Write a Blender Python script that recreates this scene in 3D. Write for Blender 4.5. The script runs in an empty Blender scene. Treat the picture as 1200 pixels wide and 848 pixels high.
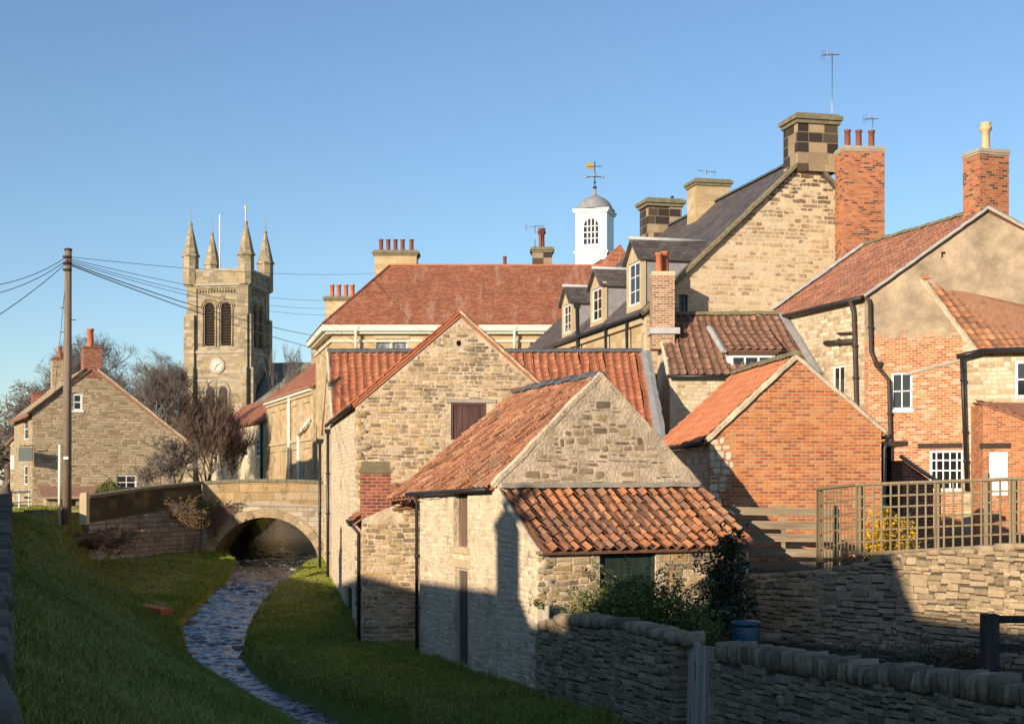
import bpy, bmesh, math, random
import numpy as np
from mathutils import Vector, noise as mnoise
random.seed(7)
rng = np.random.default_rng(11)
SC = bpy.context.scene
COL = SC.collection
H, F = 567.0, 1700.0            # horizon row and focal length of the photograph, in pixels
def W(px, py, D): return Vector(((px-600)/F*D, D, (H-py)/F*D))
def X(px, D): return (px-600)/F*D
def Zp(py, D): return (H-py)/F*D
R = math.radians

# ------------------------------------------------------------------ materials
MATS = {}
def newmat(name, rough=.9, spec=.3):
    m = bpy.data.materials.new(name); m.use_nodes = True
    nt = m.node_tree; b = nt.nodes['Principled BSDF']
    b.inputs['Roughness'].default_value = rough
    b.inputs['Specular IOR Level'].default_value = spec
    MATS[name] = m
    return m, nt, b
def sset(nt, sock, v):
    if hasattr(v, 'is_output'): nt.links.new(v, sock)
    else: sock.default_value = v
def MA(nt, op, a, b=None, c=None, clamp=False):
    n = nt.nodes.new('ShaderNodeMath'); n.operation = op; n.use_clamp = clamp
    for i, v in enumerate((a, b, c)):
        if v is not None: sset(nt, n.inputs[i], v)
    return n.outputs[0]
def VM(nt, op, a, b=None):
    n = nt.nodes.new('ShaderNodeVectorMath'); n.operation = op
    sset(nt, n.inputs[0], a)
    if b is not None: sset(nt, n.inputs[1], b)
    return n.outputs[0]
def c4(c): return (c[0], c[1], c[2], 1)
def MX(nt, f, a, b, mode='MIX'):
    n = nt.nodes.new('ShaderNodeMix'); n.data_type = 'RGBA'; n.blend_type = mode
    sset(nt, n.inputs[0], f)
    for i, v in ((6, a), (7, b)):
        if isinstance(v, tuple): v = c4(v)
        sset(nt, n.inputs[i], v)
    return n.outputs[2]
def RAMP(nt, f, stops, interp='LINEAR'):
    n = nt.nodes.new('ShaderNodeValToRGB'); cr = n.color_ramp; cr.interpolation = interp
    while len(cr.elements) > 1: cr.elements.remove(cr.elements[-1])
    for i, (p, c) in enumerate(stops):
        e = cr.elements[0] if i == 0 else cr.elements.new(p)
        e.position = p; e.color = c4(c)
    sset(nt, n.inputs[0], f)
    return n.outputs[0]
def EVEN(nt, f, cols, interp='LINEAR'):
    k = len(cols)
    return RAMP(nt, f, [(i/(k-1 if interp == 'LINEAR' else k), c) for i, c in enumerate(cols)], interp)
def NOISE(nt, v, scale, detail=4, rough=.6, out='Fac'):
    n = nt.nodes.new('ShaderNodeTexNoise'); n.inputs['Scale'].default_value = scale
    n.inputs['Detail'].default_value = detail; n.inputs['Roughness'].default_value = rough
    if v is not None: nt.links.new(v, n.inputs['Vector'])
    return n.outputs[out]
def SM(nt, v, a, b):
    n = nt.nodes.new('ShaderNodeMapRange'); n.interpolation_type = 'SMOOTHSTEP'
    sset(nt, n.inputs[0], v); n.inputs[1].default_value = a; n.inputs[2].default_value = b
    return n.outputs[0]
def GEO(nt): return nt.nodes.new('ShaderNodeNewGeometry').outputs['Position']
def UVN(nt): return nt.nodes.new('ShaderNodeUVMap').outputs[0]
def ATT(nt, name='rnd'):
    n = nt.nodes.new('ShaderNodeAttribute'); n.attribute_name = name; return n.outputs['Fac']
def BUMP(nt, h, strength, dist, prev=None):
    n = nt.nodes.new('ShaderNodeBump'); n.inputs['Strength'].default_value = strength
    n.inputs['Distance'].default_value = dist
    nt.links.new(h, n.inputs['Height'])
    if prev is not None: nt.links.new(prev, n.inputs['Normal'])
    return n.outputs[0]
def fin(nt, b, col=None, normal=None, rough=None):
    if col is not None: sset(nt, b.inputs['Base Color'], c4(col) if isinstance(col, tuple) else col)
    if normal is not None: nt.links.new(normal, b.inputs['Normal'])
    if rough is not None: sset(nt, b.inputs['Roughness'], rough)

def plain(name, col, rough=.8, var=.25, scale=3.0, bump=.3, bd=.01, spec=.3, metal=0):
    m, nt, b = newmat(name, rough, spec); p = GEO(nt)
    n1 = NOISE(nt, p, scale, 5); n2 = NOISE(nt, p, scale*7, 4)
    f = MA(nt, 'ADD', MA(nt, 'MULTIPLY', n1, .6), MA(nt, 'MULTIPLY', n2, .4))
    lo = tuple(max(0, c*(1-var)) for c in col); hi = tuple(min(1, c*(1+var)) for c in col)
    fin(nt, b, RAMP(nt, f, [(.35, lo), (.65, hi)]), BUMP(nt, n2, bump, bd))
    b.inputs['Metallic'].default_value = metal
    return m

def perpiece(name, cols, nscale=6, namp=.3, rough=.9, bump=.5, bd=.01, dirt=None, spec=.25, interp='LINEAR'):
    """colour picked per piece (tile, stone, board, leaf) from the 'rnd' attribute"""
    m, nt, b = newmat(name, rough, spec); p = GEO(nt)
    c = EVEN(nt, ATT(nt), cols, interp)
    n = NOISE(nt, p, nscale, 6, .65)
    c = MX(nt, 1.0, c, RAMP(nt, n, [(.25, (1-namp,)*3), (.75, (1+namp,)*3)]), 'MULTIPLY')
    if dirt:                                   # (colour, scale, threshold, amount)
        dn = NOISE(nt, p, dirt[1], 6, .7)
        c = MX(nt, MA(nt, 'MULTIPLY', SM(nt, dn, dirt[2], dirt[2]+.12), dirt[3]), c, dirt[0])
    nb = NOISE(nt, p, nscale*5, 4, .7)
    fin(nt, b, c, BUMP(nt, MA(nt, 'ADD', n, MA(nt, 'MULTIPLY', nb, .5)), bump, bd))
    return m

def masonry(name, cols, mortar, h, w, joint, warp=.01, vary=.25, bump=.6, rough=.92, dirt=None, namp=.25,
            cover=None, soft=.6, smear=0, tint=None, streak=None):
    """coursed stones or bricks laid out in metres on the UV map; every stone its own colour"""
    m, nt, b = newmat(name, rough, .2); uv = UVN(nt)
    d = VM(nt, 'SCALE', VM(nt, 'SUBTRACT', NOISE(nt, uv, 2.2, 3, .5, 'Color'), (.5, .5, .5))); 
    d.node.inputs['Scale'].default_value = warp*6
    d2 = VM(nt, 'SCALE', VM(nt, 'SUBTRACT', NOISE(nt, uv, 14, 3, .6, 'Color'), (.5, .5, .5)))
    d2.node.inputs['Scale'].default_value = warp*2.2
    q = VM(nt, 'ADD', VM(nt, 'ADD', uv, d), d2)
    s = nt.nodes.new('ShaderNodeSeparateXYZ'); nt.links.new(q, s.inputs[0]); u, v = s.outputs[0], s.outputs[1]
    # rows of unequal height
    vv = MA(nt, 'ADD', v, MA(nt, 'MULTIPLY', MA(nt, 'SINE', MA(nt, 'MULTIPLY', v, 2.1/h*.5)), vary*h*.5))
    rr = MA(nt, 'DIVIDE', vv, h); row = MA(nt, 'FLOOR', rr); fv = MA(nt, 'SUBTRACT', rr, row)
    wn = nt.nodes.new('ShaderNodeTexWhiteNoise'); wn.noise_dimensions = '1D'; nt.links.new(row, wn.inputs['W'])
    off = wn.outputs['Value']
    if vary < .05:
        off = MA(nt, 'MULTIPLY', MA(nt, 'MODULO', MA(nt, 'ABSOLUTE', row), 2.0), .5)
        uu = MA(nt, 'ADD', MA(nt, 'DIVIDE', u, w), off)
    else:
        u1 = MA(nt, 'ADD', MA(nt, 'DIVIDE', u, w), MA(nt, 'MULTIPLY', off, 17.3))
        uu = MA(nt, 'ADD', u1, MA(nt, 'MULTIPLY', MA(nt, 'SINE', MA(nt, 'MULTIPLY', u1, 1.9)), vary*1.3))
    colm = MA(nt, 'FLOOR', uu); fu = MA(nt, 'SUBTRACT', uu, colm)
    cb = nt.nodes.new('ShaderNodeCombineXYZ'); nt.links.new(row, cb.inputs[0]); nt.links.new(colm, cb.inputs[1])
    w2 = nt.nodes.new('ShaderNodeTexWhiteNoise'); w2.noise_dimensions = '2D'; nt.links.new(cb.outputs[0], w2.inputs['Vector'])
    rnd = w2.outputs['Value']
    eu = MA(nt, 'MULTIPLY', MA(nt, 'MINIMUM', fu, MA(nt, 'SUBTRACT', 1.0, fu)), w)
    ev = MA(nt, 'MULTIPLY', MA(nt, 'MINIMUM', fv, MA(nt, 'SUBTRACT', 1.0, fv)), h)
    e = MA(nt, 'MINIMUM', eu, ev)
    mask = SM(nt, e, joint*.5*(1-soft), joint*.5*(1+soft)+.001)
    fine = NOISE(nt, uv, 9, 6, .7); big = NOISE(nt, uv, .55, 4, .6)
    c = EVEN(nt, rnd, cols, 'CONSTANT')
    c = MX(nt, 1.0, c, RAMP(nt, fine, [(.25, (1-namp,)*3), (.75, (1+namp,)*3)]), 'MULTIPLY')
    c = MX(nt, 1.0, c, RAMP(nt, big, [(.3, (.82, .8, .78)), (.7, (1.12, 1.12, 1.12))]), 'MULTIPLY')
    if smear:                                  # mortar smeared over the stones in patches
        sm = SM(nt, NOISE(nt, uv, 1.7, 5, .7), .62-smear*.3, .72-smear*.2)
        mask = MA(nt, 'MULTIPLY', mask, MA(nt, 'SUBTRACT', 1.0, MA(nt, 'MULTIPLY', sm, .8)))
    mc = MX(nt, fine, tuple(x*.8 for x in mortar), tuple(min(1, x*1.15) for x in mortar))
    c = MX(nt, mask, mc, c)
    if dirt:
        for (dc, ds, dt, da) in (dirt if isinstance(dirt, list) else [dirt]):
            dn = NOISE(nt, uv, ds, 6, .72)
            c = MX(nt, MA(nt, 'MULTIPLY', SM(nt, dn, dt, dt+.13), da), c, dc)
    if streak:                                 # weather streaks running down the slope: list of (colour, across, threshold, amount)
        mp_ = nt.nodes.new('ShaderNodeMapping'); nt.links.new(uv, mp_.inputs[0]); mp_.inputs['Scale'].default_value = (1, .16, 1)
        for (sc, ss, st, sa) in streak:
            c = MX(nt, MA(nt, 'MULTIPLY', SM(nt, NOISE(nt, mp_.outputs[0], ss, 6, .7), st, st+.16), sa), c, sc)
    if tint:                                   # blackened upper courses: (colour, v0, v1, amount)
        sp = nt.nodes.new('ShaderNodeSeparateXYZ'); nt.links.new(uv, sp.inputs[0])
        f = MA(nt, 'MULTIPLY', SM(nt, sp.outputs[1], tint[1], tint[2]), MA(nt, 'GREATER_THAN', rnd, tint[3]))
        c = MX(nt, MA(nt, 'MULTIPLY', f, mask), c, tint[0])
    hgt = MA(nt, 'ADD', MA(nt, 'MULTIPLY', mask, .7), MA(nt, 'MULTIPLY', fine, .5))
    if cover:                                  # cement render over part of it: (colour, v level, noise amp, softness)
        sp = nt.nodes.new('ShaderNodeSeparateXYZ'); nt.links.new(uv, sp.inputs[0])
        t = MA(nt, 'ADD', sp.outputs[1], MA(nt, 'MULTIPLY', MA(nt, 'SUBTRACT', MA(nt, 'ADD', MA(nt, 'MULTIPLY', NOISE(nt, uv, .45, 7, .7), .7), MA(nt, 'MULTIPLY', NOISE(nt, uv, 3.5, 5, .7), .3)), .5), cover[2]*1.8))
        f = SM(nt, t, cover[1]-cover[3], cover[1]+cover[3])
        cc = RAMP(nt, NOISE(nt, uv, .8, 7, .72), [(.34, tuple(x*.62 for x in cover[0])), (.5, cover[0]), (.66, tuple(x*1.4 for x in cover[0]))])
        c = MX(nt, f, c, cc)
        hgt = MA(nt, 'MULTIPLY', hgt, MA(nt, 'SUBTRACT', 1.0, MA(nt, 'MULTIPLY', f, .85)))
    fin(nt, b, c, BUMP(nt, hgt, bump, .02))
    return m

# pale Yorkshire limestone / sandstone
STC = [(.47,.34,.20), (.58,.44,.27), (.36,.26,.16), (.52,.37,.20), (.63,.49,.31), (.26,.19,.12), (.55,.37,.17)]
PALE = [(.60,.50,.36), (.66,.56,.41), (.55,.45,.31), (.62,.51,.36), (.58,.48,.34)]
perpiece('rubble_stone', STC+[(.20,.15,.10), (.46,.36,.24)], 9, .38, bump=.8, bd=.014, dirt=((.13,.105,.075), 1.5, .50, .72))
perpiece('pale_stone', PALE, 9, .22, bump=.7, bd=.012, dirt=((.27,.20,.13), 1.3, .54, .6))
perpiece('gable_stone', [(.17,.125,.085), (.30,.22,.14), (.42,.31,.19), (.24,.17,.11), (.38,.26,.13), (.48,.37,.24), (.22,.17,.12), (.34,.24,.14)], 9, .3, bump=.8, bd=.015, dirt=((.13,.11,.085), 2.2, .55, .6))
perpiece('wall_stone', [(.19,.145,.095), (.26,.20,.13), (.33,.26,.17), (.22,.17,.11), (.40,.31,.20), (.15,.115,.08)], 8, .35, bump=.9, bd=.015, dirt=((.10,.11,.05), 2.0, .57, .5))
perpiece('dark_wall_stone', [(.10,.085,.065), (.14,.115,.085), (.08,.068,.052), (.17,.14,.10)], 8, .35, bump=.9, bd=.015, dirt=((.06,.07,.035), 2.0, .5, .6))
perpiece('pale_wall_stone', [(.31,.23,.14), (.40,.30,.185), (.25,.19,.12), (.45,.345,.22), (.35,.26,.16), (.19,.14,.09)], 8, .3, bump=.9, bd=.015, dirt=((.2,.18,.13), 2.0, .58, .5))  # paler, warmer stones for the yard wall and bridge arch
plain('mortar', (.56,.445,.31), .95, .42, 2.2, 1.0, .03)
plain('pale_mortar', (.58,.47,.32), .95, .16, 2.0, .8, .02)
plain('wall_core', (.10,.085,.065), .95, .3, 4)
BR = [(.50,.155,.05), (.43,.12,.042), (.56,.19,.06), (.34,.10,.04), (.48,.15,.05), (.58,.23,.08)]
masonry('red_brick', BR+[(.52,.22,.10), (.38,.13,.06)], (.47,.36,.24), .086, .245, .018, .005, 0, bump=.6, dirt=[((.52,.25,.09), .9, .56, .5), ((.22,.09,.05), 1.3, .60, .5), ((.52,.40,.26), 2.6, .66, .6), ((.38,.10,.04), .6, .52, .4)])
masonry('chimney_brick', [(.44,.14,.06), (.36,.10,.05), (.50,.17,.07), (.14,.06,.04), (.42,.15,.07), (.48,.19,.09)], (.38,.28,.19), .10, .28, .018, .003, 0, bump=.5)
masonry('buff_brick', [(.36,.21,.12), (.28,.15,.09), (.42,.26,.16), (.33,.18,.11), (.20,.11,.07)], (.55,.45,.33), .10, .30, .025, .003, 0, bump=.6)
masonry('dark_brick', [(.30,.08,.045), (.24,.065,.04), (.36,.11,.06), (.19,.06,.04)], (.42,.32,.24), .095, .26, .016, .003, 0, bump=.6)
masonry('patched_brick', BR+[(.45,.33,.22)], (.50,.41,.30), .10, .28, .026, .004, 0, bump=.6,
        dirt=[((.50,.40,.28), .9, .57, .8), ((.46,.38,.27), 5.0, .63, .6)], cover=((.33,.26,.18), 5.7, 3.4, .3))
masonry('house_stone', PALE+[(.46,.34,.20), (.38,.29,.18), (.52,.42,.28)], (.52,.42,.29), .17, .36, .03, .014, .3, bump=1.0, smear=.2, dirt=((.34,.27,.19), 1.1, .62, .4))
masonry('gable_pale_stone', [(.60,.47,.30), (.53,.41,.25), (.63,.52,.35), (.50,.36,.20), (.57,.46,.31), (.36,.25,.15), (.46,.31,.18)], (.60,.49,.34), .19, .42, .05, .03, .3, bump=.55, smear=.5,
        tint=((.12,.09,.06), 10.3, 14.2, .42))
masonry('ashlar', [(.50,.39,.23), (.44,.33,.19), (.55,.43,.27), (.47,.34,.18)], (.40,.32,.21), .36, .75, .02, .001, .1, bump=.25, dirt=((.2,.16,.11), .8, .62, .5))
masonry('dark_ashlar', [(.30,.23,.15), (.06,.05,.04), (.045,.036,.03), (.09,.07,.05), (.05,.04,.035), (.38,.29,.18)], (.26,.20,.14), .46, .8, .03, .002, .1, bump=.4)
masonry('church_stone', [(.36,.30,.20), (.30,.25,.17), (.42,.35,.24), (.25,.21,.15), (.38,.30,.18)], (.26,.22,.16), .38, .8, .03, .002, .15, bump=.3,
        dirt=[((.10,.09,.07), .45, .55, .75), ((.08,.07,.06), 1.7, .66, .5)])
masonry('cottage_stone', [(.46,.37,.24), (.38,.30,.19), (.53,.43,.29), (.30,.23,.15), (.49,.39,.26)], (.33,.26,.17), .14, .34, .035, .012, .3, bump=1.2, dirt=((.18,.14,.11), .5, .6, .35))
masonry('bridge_stone', [(.42,.35,.26), (.50,.43,.33), (.36,.29,.21), (.46,.37,.25)], (.28,.23,.17), .26, .6, .03, .008, .2, bump=.6,
        dirt=[((.16,.13,.09), .9, .56, .6), ((.46,.27,.08), 1.1, .60, .8)])
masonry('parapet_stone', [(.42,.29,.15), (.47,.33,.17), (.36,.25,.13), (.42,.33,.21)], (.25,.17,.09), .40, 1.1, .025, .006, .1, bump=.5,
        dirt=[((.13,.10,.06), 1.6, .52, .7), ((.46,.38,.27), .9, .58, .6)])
masonry('revetment_stone', [(.30,.27,.24), (.36,.33,.29), (.25,.22,.19), (.33,.27,.20)], (.16,.14,.12), .22, .45, .035, .012, .25, bump=1.0,
        dirt=[((.12,.10,.07), .8, .52, .8), ((.26,.17,.09), 1.0, .66, .4)])
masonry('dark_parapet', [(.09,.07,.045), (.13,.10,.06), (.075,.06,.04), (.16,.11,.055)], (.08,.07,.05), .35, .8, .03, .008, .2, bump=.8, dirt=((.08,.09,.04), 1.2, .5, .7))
masonry('roof_slate', [(.125,.108,.10), (.105,.092,.088), (.145,.12,.11), (.09,.08,.078)], (.05,.045,.045), .24, .34, .02, .001, 0, bump=.7, rough=.6, dirt=((.13,.11,.08), .7, .6, .4), namp=.2)
masonry('plain_tiles', [(.40,.155,.08), (.34,.125,.065), (.45,.185,.10), (.30,.11,.06)], (.17,.07,.045), .17, .25, .03, .001, 0, bump=.5, rough=.8,
        dirt=[((.42,.26,.17), .8, .60, .35), ((.44,.20,.05), 1.8, .70, .7)], namp=.22, streak=[((.50,.33,.24), 1.3, .52, .45), ((.17,.09,.06), .9, .55, .5)])
masonry('church_slate', [(.24,.22,.18), (.20,.19,.16), (.28,.25,.20)], (.12,.11,.1), .3, .4, .02, .001, 0, bump=.4, rough=.7)
plain('render', (.42,.35,.25), .95, .35, 1.2, .5, .02)
plain('pale_render', (.58,.48,.34), .95, .14, 1.2, .5, .02)
perpiece('orange_pantile', [(.42,.155,.08), (.46,.18,.09), (.39,.14,.075), (.50,.21,.11), (.35,.125,.07)], 5, .22, .8, .4, .006, dirt=((.20,.10,.06), 1.3, .60, .6))
perpiece('new_pantile', [(.50,.19,.09), (.54,.21,.10), (.46,.17,.085), (.52,.22,.11)], 5, .15, .8, .3, .006, dirt=((.40,.13,.06), 1.5, .62, .5))
perpiece('old_pantile', [(.38,.16,.08), (.48,.215,.095), (.21,.115,.075), (.42,.175,.08), (.29,.16,.10), (.50,.25,.12), (.17,.095,.065)], 7, .3, .85, .5, .008, dirt=((.13,.085,.06), 2.6, .56, .6))
perpiece('barn_pantile', [(.36,.15,.08), (.25,.11,.065), (.42,.20,.11), (.18,.085,.055), (.33,.14,.07), (.38,.22,.13), (.27,.15,.09)], 6, .35, .85, .6, .008, dirt=((.12,.085,.06), 3.2, .54, .7))
perpiece('weathered_pantile', [(.27,.125,.08), (.22,.10,.07), (.33,.16,.10), (.19,.09,.07), (.34,.135,.075), (.28,.16,.11)], 6, .3, .85, .5, .008, dirt=((.17,.115,.09), 2.2, .56, .6))
perpiece('brown_pantile', [(.27,.145,.095), (.21,.115,.08), (.32,.18,.12), (.17,.10,.075), (.34,.16,.095)], 5, .3, .85, .5, .008, dirt=((.36,.30,.24), 1.1, .68, .6))
plain('lead', (.27,.27,.275), .6, .2, 2.5, .3, .01, .5)
plain('pale_lead', (.42,.42,.42), .6, .15, 2.5, .3, .01, .5)
plain('ridge_slate', (.10,.105,.115), .7, .35, 4, .5, .02)
plain('moss_ridge', (.20,.17,.10), .95, .35, 5, .8, .02)
plain('mossy_stone', (.19,.17,.11), .95, .3, 3, .7, .02)
plain('stone_trim', (.48,.38,.24), .9, .15, 2, .3, .01)
plain('grey_trim', (.36,.32,.26), .9, .2, 2, .3, .01)
plain('black_iron', (.018,.018,.019), .45, .2, 5, .1, .003, .5)
plain('rust_iron', (.05,.035,.028), .6, .3, 5, .2, .003, .4)
plain('white_paint', (.80,.79,.76), .5, .04, 3, .1, .003, .4)
plain('weathered_dial', (.52,.50,.44), .7, .1)
plain('cream_paint', (.72,.66,.55), .6, .06, 3, .1, .003, .4)
plain('terracotta', (.46,.15,.07), .8, .2, 4, .3, .005)
plain('dark_terracotta', (.22,.075,.05), .8, .2, 4, .3, .005)
plain('buff_clay', (.56,.40,.23), .7, .12, 4, .2, .005)
plain('void', (.006,.006,.007), .9, .1)  # near-black, paints in the darkness of deep openings
plain('dark_wood', (.05,.035,.025), .85, .3, 6, .4, .006)
plain('aerial_metal', (.35,.35,.36), .4, .1, 5, .05, .002, .5, .8)
plain('gold', (.75,.45,.10), .35, .1, 5, .05, .002, .5, .9)
plain('bark', (.14,.11,.085), .95, .3, 3, .8, .02)
plain('twig', (.19,.16,.135), .95, .25, 2, .2, .01)
plain('red_twig', (.21,.15,.12), .95, .25, 2, .2, .01)
plain('grey_plastic', (.10,.12,.12), .6, .1)
plain('blue_plastic', (.018,.075,.12), .35, .12, 3, .05, .003, .5)
m, nt, b = newmat('glass_pane', .06, .6); fin(nt, b, (.015,.018,.022))
m, nt, b = newmat('curtained_pane', .15, .5)
fin(nt, b, RAMP(nt, NOISE(nt, GEO(nt), 3.0, 3), [(.4, (.05,.06,.07)), (.6, (.30,.31,.32))]))

def wood(name, cols, horizontal=False, gr=30, rough=.85, dirt=None):
    m, nt, b = newmat(name, rough, .2); p = GEO(nt)
    mp = nt.nodes.new('ShaderNodeMapping'); nt.links.new(p, mp.inputs[0])
    mp.inputs['Scale'].default_value = (1, 1, gr) if horizontal else (gr, gr, 1)
    g = NOISE(nt, mp.outputs[0], 1.0, 5, .7)
    c = EVEN(nt, ATT(nt), cols)
    c = MX(nt, 1.0, c, RAMP(nt, g, [(.3, (.6,)*3), (.7, (1.3,)*3)]), 'MULTIPLY')
    if dirt: c = MX(nt, MA(nt, 'MULTIPLY', SM(nt, NOISE(nt, p, dirt[1], 5), dirt[2], dirt[2]+.1), dirt[3]), c, dirt[0])
    fin(nt, b, c, BUMP(nt, g, .6, .008)); return m
wood('grey_plank', [(.42,.37,.30), (.50,.44,.36), (.36,.31,.25), (.46,.41,.34)])
wood('fence_board', [(.22,.17,.11), (.27,.21,.14), (.19,.15,.095)], True, 14)
wood('trellis_wood', [(.22,.165,.10), (.26,.20,.125), (.18,.14,.085)], dirt=((.16,.18,.08), 2.5, .55, .6))
wood('green_board', [(.028,.042,.036), (.036,.052,.045), (.022,.034,.030)], gr=18)
wood('purple_board', [(.115,.062,.055), (.13,.072,.062), (.10,.055,.05)], gr=14)
wood('brown_board', [(.16,.11,.075), (.19,.13,.09), (.13,.09,.065)], gr=14)
wood('black_board', [(.05,.042,.037), (.065,.055,.048), (.04,.034,.03)], gr=14)
wood('door_board', [(.11,.085,.065), (.14,.11,.085), (.09,.07,.055)], gr=16)
wood('pole_wood', [(.22,.17,.13)]*2, gr=20, dirt=((.16,.17,.08), 1.2, .58, .6))
perpiece('leaf_green', [(.08,.11,.022), (.12,.15,.03), (.05,.08,.02), (.17,.19,.04), (.22,.21,.05)], 3, .2, .55, .1, .002, spec=.35)
perpiece('leaf_dark', [(.018,.032,.012), (.03,.05,.018), (.015,.025,.010), (.04,.055,.02)], 3, .2, .6, .1, .002, spec=.3)
perpiece('flower_yellow', [(.72,.40,.02), (.80,.50,.03), (.62,.34,.02), (.45,.36,.04)], 3, .15, .6, .1, .002)
perpiece('dry_leaf', [(.22,.13,.06), (.28,.17,.09), (.17,.10,.05), (.12,.11,.05)], 3, .2, .8, .1, .002)
perpiece('bramble_leaf', [(.06,.075,.02), (.09,.085,.03), (.11,.08,.04), (.04,.055,.015)], 3, .2, .7, .1, .002)
perpiece('grass_blade', [(.19,.235,.03), (.23,.27,.035), (.16,.20,.026), (.30,.31,.06), (.42,.36,.15), (.23,.25,.035)], .5, .3, .75, .05, .002, spec=.2)

# ground: turf with bare earth where the 'earth' attribute says so
m, nt, b = newmat('turf', .95, .15); p = GEO(nt)
g = RAMP(nt, NOISE(nt, p, 1.1, 8, .7), [(.3, (.10,.12,.022)), (.5, (.14,.16,.03)), (.7, (.20,.19,.05))])
e = RAMP(nt, NOISE(nt, p, 2.5, 7, .7), [(.3, (.06,.042,.025)), (.7, (.15,.10,.055))])
f = SM(nt, MA(nt, 'ADD', ATT(nt, 'earth'), MA(nt, 'MULTIPLY', MA(nt, 'SUBTRACT', NOISE(nt, p, 3.0, 4), .5), .7)), .4, .6)
fin(nt, b, MX(nt, f, g, e), BUMP(nt, NOISE(nt, p, 9, 6, .7), .8, .05))
m, nt, b = newmat('yard_earth', .95, .15); p = GEO(nt)
fin(nt, b, RAMP(nt, NOISE(nt, p, 1.6, 8, .7), [(.3, (.045,.045,.022)), (.5, (.075,.065,.035)), (.7, (.13,.11,.07))]), BUMP(nt, NOISE(nt, p, 7, 6, .7), .9, .05))
# stream: riffled, reflecting the sky; foam also paints silvery sheen into its colour
m, nt, b = newmat('stream_water', .08, .5); p = GEO(nt)
mp = nt.nodes.new('ShaderNodeMapping'); nt.links.new(p, mp.inputs[0]); mp.inputs['Scale'].default_value = (1.0, .55, 1)
n1 = NOISE(nt, mp.outputs[0], 6.5, 5, .65); n2 = NOISE(nt, mp.outputs[0], 21, 4, .6)
n1.node.inputs['Distortion'].default_value = .6
hh = MA(nt, 'ADD', n1, MA(nt, 'MULTIPLY', n2, .55))
foam_sheen = SM(nt, MA(nt, 'ADD', n1, MA(nt, 'MULTIPLY', NOISE(nt, p, .8, 3), .35)), .72, .88)
fin(nt, b, MX(nt, MA(nt, 'MULTIPLY', foam_sheen, .7), RAMP(nt, NOISE(nt, p, .5, 4), [(.35, (.02,.026,.03)), (.65, (.04,.04,.036))]), (.50,.54,.60)), BUMP(nt, hh, .7, .035), MA(nt, 'ADD', .05, MA(nt, 'MULTIPLY', foam_sheen, .5)))

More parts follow.
